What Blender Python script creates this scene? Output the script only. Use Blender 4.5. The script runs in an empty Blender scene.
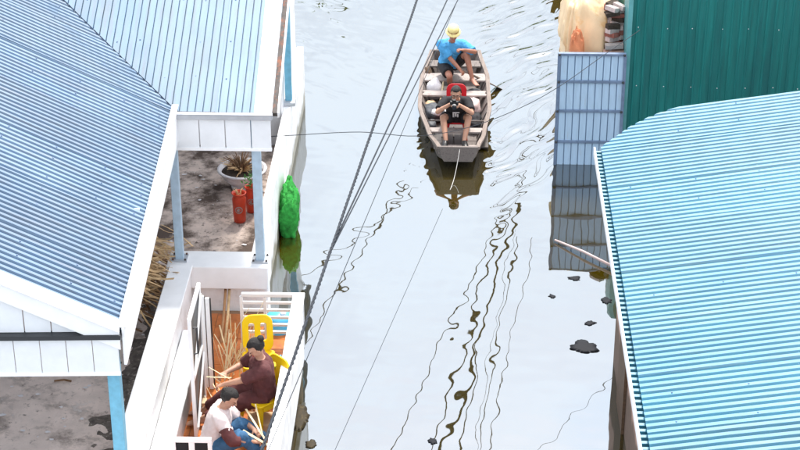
import bpy, bmesh, math, random
import numpy as np
from mathutils import Vector, Matrix, noise
random.seed(7)
sc = bpy.context.scene
col = sc.collection
R = math.radians

# ------------------------------------------------------------------ camera, sky, sun, exposure
F_PX, CAM_H, PITCH, YAW = 1800.0, 11.5, R(27.0), R(1.7)
cam_d = bpy.data.cameras.new('camera')
cam_d.sensor_width = 36.0
cam_d.lens = 36.0 * F_PX / 800.0
cam_d.clip_end = 3000
cam = bpy.data.objects.new('camera', cam_d)
col.objects.link(cam)
cam.location = (0, 0, CAM_H)
cam.rotation_euler = (R(90) - PITCH, 0, YAW)
sc.camera = cam

SUN_EL, SUN_AZ = R(58), R(12)          # azimuth from +Y, positive to +X
world = bpy.data.worlds.new('World')
sc.world = world
world.use_nodes = True
wn, wl = world.node_tree.nodes, world.node_tree.links
wn.clear()
wo = wn.new('ShaderNodeOutputWorld')
bg = wn.new('ShaderNodeBackground')
sky = wn.new('ShaderNodeTexSky')
sky.sky_type = 'NISHITA'
sky.sun_disc = False
sky.sun_elevation = SUN_EL
sky.sun_rotation = SUN_AZ
sky.air_density = 1.0
sky.dust_density = 4.0
sky.ozone_density = 1.0
# broken overcast: pale cloud veil over the whole dome
wtc = wn.new('ShaderNodeTexCoord')
wmap = wn.new('ShaderNodeMapping'); wmap.inputs['Scale'].default_value = (1.0, 1.0, 2.2)
wnz = wn.new('ShaderNodeTexNoise'); wnz.inputs['Scale'].default_value = 5.0; wnz.inputs['Detail'].default_value = 7; wnz.inputs['Roughness'].default_value = .55
wr = wn.new('ShaderNodeValToRGB')                     # cloud cover
wr.color_ramp.elements[0].position = .33; wr.color_ramp.elements[0].color = (.10, .10, .10, 1)
wr.color_ramp.elements[1].position = .62; wr.color_ramp.elements[1].color = (.92, .92, .92, 1)
wmix = wn.new('ShaderNodeMixRGB')
wmix.inputs['Color2'].default_value = (10.2, 10.6, 11.2, 1)   # bright white cloud, in the sky texture's own units
wl.new(wtc.outputs['Generated'], wmap.inputs['Vector'])
wl.new(wmap.outputs[0], wnz.inputs['Vector'])
wl.new(wnz.outputs['Fac'], wr.inputs['Fac'])
wl.new(wr.outputs['Color'], wmix.inputs['Fac'])
wl.new(sky.outputs[0], wmix.inputs['Color1'])
wl.new(wmix.outputs[0], bg.inputs['Color'])
wl.new(bg.outputs[0], wo.inputs['Surface'])
bg.inputs['Strength'].default_value = .115

sun_d = bpy.data.lights.new('sun', 'SUN')
sun_d.energy = 2.6
sun_d.angle = R(8)
sun_d.color = (1, .96, .9)
sun = bpy.data.objects.new('sun', sun_d)
col.objects.link(sun)
sun_dir = Vector((math.sin(SUN_AZ) * math.cos(SUN_EL), math.cos(SUN_AZ) * math.cos(SUN_EL), math.sin(SUN_EL)))
sun.rotation_euler = sun_dir.to_track_quat('Z', 'Y').to_euler()
sun.location = (0, 40, 40)
sc.view_settings.view_transform = 'Standard'
sc.view_settings.look = 'None'
sc.view_settings.gamma = 1.0
sc.view_settings.exposure = 1.12

# ------------------------------------------------------------------ pixel (of the 800x450 photograph) to point
_fw = Vector((-math.sin(YAW) * math.cos(PITCH), math.cos(YAW) * math.cos(PITCH), -math.sin(PITCH)))
_rt = Vector((math.cos(YAW), math.sin(YAW), 0))
_up = _rt.cross(_fw)
_C = Vector((0, 0, CAM_H))
def ray(x, y): return _fw + _rt * ((x - 400) / F_PX) + _up * ((225 - y) / F_PX)
def atz(x, y, z=0.0):
    d = ray(x, y); return _C + d * ((z - CAM_H) / d.z)
def aty(x, y, Y):
    d = ray(x, y); return _C + d * (Y / d.y)

# ------------------------------------------------------------------ helpers
class MB:
    def __init__(s): s.v = []; s.f = []
    def add(s, vs, fs):
        n = len(s.v); s.v += [tuple(p) for p in vs]; s.f += [tuple(i + n for i in q) for q in fs]; return s
    def box(s, a, b):
        (x0, y0, z0), (x1, y1, z1) = a, b
        return s.add([(x0,y0,z0),(x1,y0,z0),(x1,y1,z0),(x0,y1,z0),(x0,y0,z1),(x1,y0,z1),(x1,y1,z1),(x0,y1,z1)],
                     [(3,2,1,0),(4,5,6,7),(0,1,5,4),(1,2,6,5),(2,3,7,6),(3,0,4,7)])
    def obox(s, o, u, v, w):
        o, u, v, w = map(Vector, (o, u, v, w))
        p = [o, o+u, o+u+v, o+v, o+w, o+u+w, o+u+v+w, o+v+w]
        return s.add(p, [(3,2,1,0),(4,5,6,7),(0,1,5,4),(1,2,6,5),(2,3,7,6),(3,0,4,7)])
    def bar(s, a, b, w, h=None, up=(0,0,1)):
        a, b = Vector(a), Vector(b); h = h or w
        d = (b - a).normalized(); up = Vector(up)
        if abs(d.dot(up)) > .98: up = Vector((0, 1, 0))
        x = d.cross(up).normalized(); y = x.cross(d)
        return s.obox(a - x*w/2 - y*h/2, x*w, y*h, b - a)
    def tube(s, pts, r, n=8, cap=True):
        pts = [Vector(p) for p in pts]; rs = r if isinstance(r, (list, tuple)) else [r]*len(pts)
        k = len(s.v); prev = None
        for i, p in enumerate(pts):
            d = (pts[min(i+1, len(pts)-1)] - pts[max(i-1, 0)]).normalized()
            if prev is None:
                x = d.cross(Vector((0,0,1)));
                if x.length < .05: x = d.cross(Vector((0,1,0)))
            else: x = prev - d * prev.dot(d)
            x.normalize(); y = d.cross(x); prev = x
            for j in range(n):
                a = 2*math.pi*j/n; q = p + (x*math.cos(a) + y*math.sin(a))*rs[i]; s.v.append(tuple(q))
        for i in range(len(pts)-1):
            for j in range(n):
                s.f.append((k+i*n+j, k+i*n+(j+1)%n, k+(i+1)*n+(j+1)%n, k+(i+1)*n+j))
        if cap:
            s.f.append(tuple(k+j for j in reversed(range(n)))); m = k+(len(pts)-1)*n
            s.f.append(tuple(m+j for j in range(n)))
        return s
    def rings(s, rings, cap=True):
        """loft closed rings (lists of points, same count)"""
        k = len(s.v); n = len(rings[0])
        for r in rings: s.v += [tuple(p) for p in r]
        for i in range(len(rings)-1):
            for j in range(n):
                s.f.append((k+i*n+j, k+i*n+(j+1)%n, k+(i+1)*n+(j+1)%n, k+(i+1)*n+j))
        if cap:
            s.f.append(tuple(k+j for j in reversed(range(n)))); m = k+(len(rings)-1)*n
            s.f.append(tuple(m+j for j in range(n)))
        return s
    def capsule(s, a, b, ra, rb, n=12):
        a, b = Vector(a), Vector(b); d = (b-a); L = d.length
        d = d/L if L > 1e-6 else Vector((0,0,1))
        x = d.cross(Vector((0,0,1)));
        if x.length < .05: x = d.cross(Vector((0,1,0)))
        x.normalize(); y = d.cross(x); rg = []
        for t in (-80, -50, -20): rg.append((a + d*ra*math.sin(R(t)), ra*math.cos(R(t))))
        for t in (20, 50, 80): rg.append((b + d*rb*math.sin(R(t)), rb*math.cos(R(t))))
        return s.rings([[c + (x*math.cos(2*math.pi*j/n) + y*math.sin(2*math.pi*j/n))*r for j in range(n)] for c, r in rg])
    def ellipsoid(s, c, X, Y, Z, n=16, m=10):
        c, X, Y, Z = map(Vector, (c, X, Y, Z)); rg = []
        for i in range(m):
            t = math.pi*(i+.35)/(m-.3) - math.pi/2
            rg.append([c + Z*math.sin(t) + (X*math.cos(2*math.pi*j/n) + Y*math.sin(2*math.pi*j/n))*math.cos(t) for j in range(n)])
        return s.rings(rg)
    def lathe(s, c, prof, n=24, cap=True):
        c = Vector(c)
        return s.rings([[c + Vector((r*math.cos(2*math.pi*j/n), r*math.sin(2*math.pi*j/n), z)) for j in range(n)] for r, z in prof], cap)
    def mesh(s, name, smooth=False):
        me = bpy.data.meshes.new(name); me.from_pydata(s.v, [], s.f); me.update()
        bm = bmesh.new(); bm.from_mesh(me); bmesh.ops.recalc_face_normals(bm, faces=bm.faces); bm.to_mesh(me); bm.free()
        if smooth: me.shade_smooth()
        return me

def link(name, me, mat=None, parent=None):
    o = bpy.data.objects.new(name, me); col.objects.link(o)
    if mat:
        me.materials.clear(); me.materials.append(mat)
    if parent is not None: adopt(o, parent)
    return o
def adopt(o, parent):
    o.parent = parent
    root = parent
    while root.parent is not None: root = root.parent
    # parts are built in world coordinates: undo the root's translation only for direct children of the root
    if parent is root and root.type == 'EMPTY': o.matrix_parent_inverse = Matrix.Translation(-Vector(root.location))
def build(mb, name, mat, parent=None, smooth=False, bevel=0):
    me = mb.mesh(name, smooth); o = link(name, me, mat, parent)
    if bevel:
        b = o.modifiers.new('b', 'BEVEL'); b.width = bevel; b.segments = 2; b.limit_method = 'ANGLE'; b.angle_limit = R(40)
    return o
def tag(o, label, cat=None, group=None, kind=None):
    if label: o['label'] = label
    if cat: o['category'] = cat
    if group: o['group'] = group
    if kind: o['kind'] = kind
    return o
def thing(name, label, cat, loc=(0,0,0), group=None):
    o = bpy.data.objects.new(name, None); col.objects.link(o); o.location = loc; o.empty_display_size = .2
    return tag(o, label, cat, group)
def baked(o):
    """replace an object's mesh by its evaluated mesh"""
    dg = bpy.context.evaluated_depsgraph_get(); dg.update()
    me = bpy.data.meshes.new_from_object(o.evaluated_get(dg))
    old = o.data; o.modifiers.clear(); o.data = me
    bpy.data.meshes.remove(old)
    return o
def blend(mb, name, mat, parent, voxel=.008, smooth=4, keep=.6, wrinkle=0, wfreq=14, sf=.5):
    """join overlapping closed shapes into one continuous skin"""
    me = mb.mesh(name); o = link(name, me, mat)
    m = o.modifiers.new('r', 'REMESH'); m.mode = 'VOXEL'; m.voxel_size = voxel; m.use_smooth_shade = True
    m = o.modifiers.new('s', 'SMOOTH'); m.factor = sf; m.iterations = smooth
    if keep < 1:
        m = o.modifiers.new('d', 'DECIMATE'); m.ratio = keep
    baked(o)
    if wrinkle:
        me = o.data
        co = [v.co.copy() for v in me.vertices]; no = [v.normal.copy() for v in me.vertices]
        for i, v in enumerate(me.vertices):
            q = co[i]
            w = noise.noise(q*wfreq) + .5*noise.noise(q*wfreq*2.3) + .6*(1-abs(noise.noise(Vector((q.x*wfreq*.6, q.y*wfreq*.6, q.z*wfreq*1.3)))))
            v.co = q + no[i]*(wrinkle*w)
    o.data.shade_smooth(); o.data.materials.clear(); o.data.materials.append(mat)
    if parent is not None: adopt(o, parent)
    return o

def mat(name, c, rough=.6, metal=0, var=.12, scale=5, c2=None, c2scale=3, c2lo=.5, c2hi=.65, bump=0, bscale=60, spec=.5, stretch=(1,1,1), coat=0, trans=0):
    m = bpy.data.materials.new(name); m.use_nodes = True
    n, l = m.node_tree.nodes, m.node_tree.links
    b = n['Principled BSDF']
    tc = n.new('ShaderNodeTexCoord'); mp = n.new('ShaderNodeMapping'); mp.inputs['Scale'].default_value = stretch
    l.new(tc.outputs['Object'], mp.inputs['Vector'])
    nz = n.new('ShaderNodeTexNoise'); nz.inputs['Scale'].default_value = scale; nz.inputs['Detail'].default_value = 6; nz.inputs['Roughness'].default_value = .6
    l.new(mp.outputs[0], nz.inputs['Vector'])
    rp = n.new('ShaderNodeValToRGB'); e = rp.color_ramp.elements
    e[0].position = .3; e[1].position = .7
    e[0].color = tuple(max(0, x*(1-var)) for x in c) + (1,)
    e[1].color = tuple(min(1, x*(1+var)) for x in c) + (1,)
    l.new(nz.outputs['Fac'], rp.inputs['Fac'])
    out = rp.outputs['Color']
    if c2:
        n2 = n.new('ShaderNodeTexNoise'); n2.inputs['Scale'].default_value = c2scale; n2.inputs['Detail'].default_value = 8; n2.inputs['Roughness'].default_value = .68
        l.new(mp.outputs[0], n2.inputs['Vector'])
        r2 = n.new('ShaderNodeValToRGB'); r2.color_ramp.elements[0].position = c2lo; r2.color_ramp.elements[1].position = c2hi
        l.new(n2.outputs['Fac'], r2.inputs['Fac'])
        mx = n.new('ShaderNodeMixRGB'); mx.inputs['Color2'].default_value = tuple(c2) + (1,)
        l.new(r2.outputs['Color'], mx.inputs['Fac']); l.new(out, mx.inputs['Color1']); out = mx.outputs[0]
    l.new(out, b.inputs['Base Color'])
    b.inputs['Roughness'].default_value = rough; b.inputs['Metallic'].default_value = metal
    b.inputs['Specular IOR Level'].default_value = spec
    b.inputs['Coat Weight'].default_value = coat
    if bump:
        nb = n.new('ShaderNodeTexNoise'); nb.inputs['Scale'].default_value = bscale; nb.inputs['Detail'].default_value = 4
        l.new(mp.outputs[0], nb.inputs['Vector'])
        bp = n.new('ShaderNodeBump'); bp.inputs['Strength'].default_value = bump; bp.inputs['Distance'].default_value = .01
        l.new(nb.outputs['Fac'], bp.inputs['Height']); l.new(bp.outputs[0], b.inputs['Normal'])
    return m

M = {}
M['white'] = mat('white_paint', (.84,.84,.84), .5, c2=(.46,.43,.39), c2scale=2.2, c2lo=.55, c2hi=.78, bump=.15)
M['white_clean'] = mat('white_enamel', (.85,.855,.86), .35, var=.04)
M['white_panel'] = mat('white_metal_panel', (.76,.78,.80), .38, var=.05, c2=(.5,.5,.5), c2scale=5, c2lo=.66, c2hi=.85)
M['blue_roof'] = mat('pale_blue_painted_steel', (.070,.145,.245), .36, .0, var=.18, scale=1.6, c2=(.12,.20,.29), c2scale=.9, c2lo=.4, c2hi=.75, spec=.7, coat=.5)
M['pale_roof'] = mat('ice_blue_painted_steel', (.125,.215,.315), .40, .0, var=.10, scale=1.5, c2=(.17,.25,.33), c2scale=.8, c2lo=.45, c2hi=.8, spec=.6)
M['cyan_roof'] = mat('cyan_painted_steel', (.020,.19,.295), .25, .0, var=.16, scale=1.2, c2=(.06,.26,.35), c2scale=.7, c2lo=.4, c2hi=.75, spec=1.0, coat=.8)
M['teal'] = mat('teal_painted_steel', (.003,.15,.14), .42, var=.25, scale=3, stretch=(5,5,.35), c2=(.002,.10,.10), c2scale=1.2, c2lo=.45, c2hi=.7)
M['teal_light'] = mat('pale_teal_trim', (.10,.33,.34), .5)
M['fence'] = mat('light_blue_sheet', (.40,.56,.72), .45, var=.08, stretch=(4,4,.6), c2=(.36,.40,.44), c2scale=4, c2lo=.6, c2hi=.8)
M['fence_frame'] = mat('blue_grey_steel', (.14,.20,.30), .45, var=.2, scale=12)
M['post'] = mat('galvanised_blue_steel', (.40,.53,.64), .4, .1, var=.12, scale=9)
M['post_blue'] = mat('sky_blue_steel', (.16,.43,.58), .45, var=.15, scale=12)
M['gutter'] = mat('dark_rusty_gutter', (.06,.05,.045), .7, var=.4, scale=14, c2=(.22,.07,.03), c2scale=8, c2lo=.5, c2hi=.65)
M['grey_metal'] = mat('grey_gutter_metal', (.45,.47,.50), .4, .3, var=.12)
M['dark'] = mat('dark_frame', (.03,.032,.036), .5)
M['glass_dark'] = mat('dark_glass', (.02,.025,.03), .35, spec=.15)
M['concrete'] = mat('stained_concrete', (.72,.61,.55), .9, var=.16, scale=3, c2=(.13,.095,.075), c2scale=2.0, c2lo=.52, c2hi=.68, bump=.6, bscale=40)
M['concrete_dark'] = mat('mud_stained_concrete', (.68,.56,.49), .9, var=.16, scale=3, c2=(.10,.07,.055), c2scale=1.3, c2lo=.42, c2hi=.55, bump=.6, bscale=40)
M['moss'] = mat('mossy_dark_concrete', (.13,.11,.095), .95, var=.5, scale=14, c2=(.42,.36,.33), c2scale=9, c2lo=.55, c2hi=.66, bump=.8, bscale=40)
M['tile'] = mat('orange_clay_tile', (.50,.15,.03), .3, var=.25, scale=7, c2=(.30,.07,.015), c2scale=5, c2lo=.5, c2hi=.7)
M['grout'] = mat('grout', (.28,.17,.10), .9)
M['pinkwall'] = mat('salmon_render', (.52,.33,.26), .85, var=.12, c2=(.16,.10,.07), c2scale=3, c2lo=.55, c2hi=.8, bump=.3)
M['brownwood'] = mat('dark_brown_wood', (.09,.05,.025), .75, var=.4, scale=6, stretch=(1,1,6))
M['boatwood'] = mat('weathered_boat_wood', (.20,.17,.155), .8, var=.35, scale=5, stretch=(6,.7,6), c2=(.08,.06,.055), c2scale=5, c2lo=.5, c2hi=.7, bump=.5)
M['boatrim'] = mat('worn_pinkish_plank', (.235,.19,.165), .8, var=.25, scale=5, stretch=(6,.7,6), c2=(.14,.09,.07), c2scale=6, c2lo=.55, c2hi=.75, bump=.4)
M['boatpale'] = mat('bleached_plank', (.40,.345,.32), .8, var=.2, scale=6, stretch=(1,7,7), c2=(.22,.18,.16), c2scale=6, c2lo=.55, c2hi=.72, bump=.4)
M['boatwet'] = mat('wet_dark_plank', (.060,.048,.042), .5, var=.4, scale=6, stretch=(6,.7,6), c2=(.2,.17,.15), c2scale=5, c2lo=.6, c2hi=.75)
M['skin'] = mat('skin', (.50,.27,.18), .55, var=.1, scale=9)
M['skin_tan'] = mat('tanned_skin', (.40,.18,.12), .55, var=.12, scale=9)
M['hair'] = mat('black_hair', (.012,.009,.008), .5, var=.6, scale=60, stretch=(1,1,.2), bump=1.0, bscale=260)
M['blue_shirt'] = mat('sky_blue_cotton', (.07,.34,.66), .85, var=.14, scale=12, bump=.2, bscale=120)
M['black_cloth'] = mat('black_cotton', (.012,.012,.015), .85, var=.4, scale=12)
M['maroon'] = mat('maroon_print_cloth', (.10,.028,.028), .85, var=.25, scale=10, c2=(.19,.07,.06), c2scale=30, c2lo=.6, c2hi=.7)
M['blouse'] = mat('pale_pink_cotton', (.70,.60,.58), .85, var=.08, scale=10, c2=(.55,.40,.40), c2scale=28, c2lo=.62, c2hi=.72)
M['denim'] = mat('blue_denim', (.035,.115,.23), .85, var=.25, scale=20)
M['yellow_hat'] = mat('yellow_straw', (.82,.70,.30), .75, var=.15, scale=30)
M['hat_band'] = mat('brown_hat_band', (.30,.16,.06), .8, c2=(.7,.55,.3), c2scale=40, c2lo=.45, c2hi=.55)
M['red_plastic'] = mat('red_plastic', (.62,.012,.02), .35, var=.1)
M['red_glaze'] = mat('orange_red_glaze', (.60,.055,.02), .3, var=.15, scale=10)
M['yellow_plastic'] = mat('yellow_plastic', (.90,.60,.005), .35, var=.06)
M['blue_plastic'] = mat('sky_blue_plastic', (.08,.42,.68), .35, var=.06)
M['black_plastic'] = mat('black_plastic', (.012,.012,.013), .35)
M['grey_plastic'] = mat('dark_grey_sack', (.06,.065,.075), .6, var=.4, scale=12)
M['white_cloth'] = mat('white_plastic_sack', (.74,.72,.73), .6, var=.1, c2=(.4,.36,.36), c2scale=6, c2lo=.6, c2hi=.75)
M['pink_cloth'] = mat('dusty_pink_sack', (.55,.42,.40), .8, var=.15)
M['bamboo'] = mat('split_bamboo', (.68,.55,.34), .6, var=.2, scale=14)
M['straw'] = mat('dry_palm_straw', (.62,.42,.22), .8, var=.35, scale=9)
M['straw_dark'] = mat('brown_dry_leaf', (.20,.11,.055), .85, var=.4, scale=9)
M['bowl'] = mat('white_glazed_bowl', (.80,.78,.80), .35, var=.08, c2=(.4,.36,.38), c2scale=5, c2lo=.55, c2hi=.75)
M['soil'] = mat('soil', (.05,.035,.025), .95, var=.4, scale=30)
M['leaf'] = mat('green_leaf', (.06,.17,.03), .6, var=.35, scale=20)
M['green_tarp'] = mat('bright_green_tarpaulin', (.03,.27,.045), .8, var=.5, scale=12, bump=.8, bscale=40, spec=.2)
M['tarp'] = mat('cream_tarpaulin', (.82,.60,.36), .65, var=.08, scale=4, c2=(.78,.42,.12), c2scale=1.8, c2lo=.56, c2hi=.72)
M['orange_tarp'] = mat('orange_tarpaulin', (.60,.20,.08), .6, var=.2, scale=6)
M['brick'] = mat('red_brick', (.28,.10,.075), .9, var=.3, scale=16)
M['brick_pale'] = mat('mortar_dusted_brick', (.55,.45,.42), .9, var=.2, scale=16)
M['cable'] = mat('black_cable_sheath', (.022,.026,.034), .6, spec=.2, var=.3, scale=20)
M['rope'] = mat('white_rope', (.6,.58,.55), .8)
M['debris'] = mat('waterlogged_black_film', (.010,.011,.015), .7, spec=.2)
M['dark_reflection'] = mat('painted_brown_reflection', (.030,.020,.006), .7, var=.5, scale=18, c2=(.12,.09,.03), c2scale=14, c2lo=.55, c2hi=.7, spec=.3)  # brown colour standing in for reflections beside the porch
M['cardboard'] = mat('tan_cardboard', (.62,.44,.27), .85, var=.12)
M['wood'] = mat('plain_wood', (.42,.22,.10), .7, var=.2, stretch=(1,1,5))
M['lens'] = mat('lens_glass', (.01,.012,.02), .08)

def speckle(m, col_, scale, lo, hi):
    n, l = m.node_tree.nodes, m.node_tree.links; b = n['Principled BSDF']; src = b.inputs['Base Color'].links[0].from_socket
    tc = n.new('ShaderNodeTexCoord'); nz = n.new('ShaderNodeTexNoise'); nz.inputs['Scale'].default_value = scale; nz.inputs['Detail'].default_value = 9; nz.inputs['Roughness'].default_value = .75
    rp = n.new('ShaderNodeValToRGB'); rp.color_ramp.elements[0].position = lo; rp.color_ramp.elements[1].position = hi
    mx = n.new('ShaderNodeMixRGB'); mx.inputs['Color2'].default_value = tuple(col_) + (1,)
    l.new(tc.outputs['Object'], nz.inputs['Vector']); l.new(nz.outputs['Fac'], rp.inputs['Fac']); l.new(rp.outputs[0], mx.inputs['Fac']); l.new(src, mx.inputs['Color1']); l.new(mx.outputs[0], b.inputs['Base Color'])
speckle(M['concrete'], (.10,.075,.06), 9, .57, .70)
speckle(M['concrete'], (.85,.80,.78), 4, .60, .72)
speckle(M['concrete_dark'], (.07,.05,.04), 7, .54, .66)
speckle(M['concrete_dark'], (.85,.78,.75), 4.5, .60, .70)
speckle(M['moss'], (.55,.48,.45), 22, .60, .68)
for k_ in ('blue_roof','pale_roof','cyan_roof'): speckle(M[k_], (.10,.13,.16), 26, .74, .80)
def sheet_tone(m, amt, stretch, dirt, lo=.47, hi=.72, scale=2.5):
    n, l = m.node_tree.nodes, m.node_tree.links; b = n['Principled BSDF']; src = b.inputs['Base Color'].links[0].from_socket
    oi = n.new('ShaderNodeObjectInfo'); mr = n.new('ShaderNodeMapRange'); mr.inputs['To Min'].default_value = 1-amt; mr.inputs['To Max'].default_value = 1+amt
    hs = n.new('ShaderNodeHueSaturation'); l.new(oi.outputs['Random'], mr.inputs['Value']); l.new(mr.outputs[0], hs.inputs['Value']); l.new(src, hs.inputs['Color'])
    tc = n.new('ShaderNodeTexCoord'); mp = n.new('ShaderNodeMapping'); mp.inputs['Scale'].default_value = stretch
    nz = n.new('ShaderNodeTexNoise'); nz.inputs['Scale'].default_value = scale; nz.inputs['Detail'].default_value = 8; nz.inputs['Roughness'].default_value = .65
    rp = n.new('ShaderNodeValToRGB'); rp.color_ramp.elements[0].position = lo; rp.color_ramp.elements[1].position = hi; rp.color_ramp.elements[1].color = (.6,.6,.6,1)
    mx = n.new('ShaderNodeMixRGB'); mx.inputs['Color2'].default_value = tuple(dirt) + (1,)
    l.new(tc.outputs['Object'], mp.inputs['Vector']); l.new(mp.outputs[0], nz.inputs['Vector']); l.new(nz.outputs['Fac'], rp.inputs['Fac'])
    l.new(rp.outputs[0], mx.inputs['Fac']); l.new(hs.outputs[0], mx.inputs['Color1']); l.new(mx.outputs[0], b.inputs['Base Color'])
    rr = n.new('ShaderNodeMapRange'); r0 = b.inputs['Roughness'].default_value; rr.inputs['To Min'].default_value = r0*.8; rr.inputs['To Max'].default_value = r0*1.7
    l.new(nz.outputs['Fac'], rr.inputs['Value']); l.new(rr.outputs[0], b.inputs['Roughness'])
sheet_tone(M['blue_roof'], .14, (.45,7,.45), (.10,.11,.13))
sheet_tone(M['pale_roof'], .08, (7,.45,.45), (.16,.17,.18))
sheet_tone(M['cyan_roof'], .12, (.4,7,.4), (.06,.14,.18))
speckle(M['blue_roof'], (.13,.07,.04), 5, .72, .80); speckle(M['cyan_roof'], (.15,.12,.10), 4.5, .74, .82)
def waterline(m, col_, z1):
    n, l = m.node_tree.nodes, m.node_tree.links; b = n['Principled BSDF']; src = b.inputs['Base Color'].links[0].from_socket
    tc = n.new('ShaderNodeTexCoord'); sp = n.new('ShaderNodeSeparateXYZ'); l.new(tc.outputs['Object'], sp.inputs[0])
    nz = n.new('ShaderNodeTexNoise'); nz.inputs['Scale'].default_value = 4; nz.inputs['Detail'].default_value = 7; l.new(tc.outputs['Object'], nz.inputs['Vector'])
    ma = n.new('ShaderNodeMath'); ma.operation = 'MULTIPLY_ADD'; ma.inputs[1].default_value = -.5; l.new(nz.outputs['Fac'], ma.inputs[0]); l.new(sp.outputs['Z'], ma.inputs[2])
    mr = n.new('ShaderNodeMapRange'); mr.inputs['From Min'].default_value = z1 - .25; mr.inputs['From Max'].default_value = z1 - .38; mr.inputs['To Max'].default_value = .8; l.new(ma.outputs[0], mr.inputs['Value'])
    mx = n.new('ShaderNodeMixRGB'); mx.inputs['Color2'].default_value = tuple(col_) + (1,)
    l.new(mr.outputs[0], mx.inputs['Fac']); l.new(src, mx.inputs['Color1']); l.new(mx.outputs[0], b.inputs['Base Color'])
waterline(M['white'], (.20,.17,.09), .26); waterline(M['pinkwall'], (.05,.035,.02), .75)
speckle(M['white'], (.22,.19,.16), 11, .70, .80)
speckle(M['boatpale'], (.12,.09,.08), 14, .56, .70)

# water: thin bright skin of reflected sky over muddy olive water
wm = bpy.data.materials.new('flood_water'); wm.use_nodes = True
n, l = wm.node_tree.nodes, wm.node_tree.links
n.clear()
o_ = n.new('ShaderNodeOutputMaterial'); mx = n.new('ShaderNodeMixShader')
df = n.new('ShaderNodeBsdfDiffuse'); gl = n.new('ShaderNodeBsdfGlossy'); gl.inputs['Roughness'].default_value = .012
gl.inputs['Color'].default_value = (.81,.905,1,1)
tc = n.new('ShaderNodeTexCoord')
nz = n.new('ShaderNodeTexNoise'); nz.inputs['Scale'].default_value = .8; nz.inputs['Detail'].default_value = 5
rp = n.new('ShaderNodeValToRGB'); rp.color_ramp.elements[0].color = (.030,.0205,.0005,1); rp.color_ramp.elements[1].color = (.046,.032,.001,1)
l.new(tc.outputs['Object'], nz.inputs['Vector']); l.new(nz.outputs['Fac'], rp.inputs['Fac']); l.new(rp.outputs[0], df.inputs['Color'])
nb = n.new('ShaderNodeTexNoise'); nb.inputs['Scale'].default_value = 3.2; nb.inputs['Detail'].default_value = 2
bp = n.new('ShaderNodeBump'); bp.inputs['Strength'].default_value = .12; bp.inputs['Distance'].default_value = .003
l.new(tc.outputs['Object'], nb.inputs['Vector']); l.new(nb.outputs['Fac'], bp.inputs['Height'])
l.new(bp.outputs[0], gl.inputs['Normal'])
fr = n.new('ShaderNodeFresnel'); fr.inputs['IOR'].default_value = 4.0
l.new(fr.outputs[0], mx.inputs[0]); l.new(df.outputs[0], mx.inputs[1]); l.new(gl.outputs[0], mx.inputs[2])
l.new(mx.outputs[0], o_.inputs['Surface'])

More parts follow.
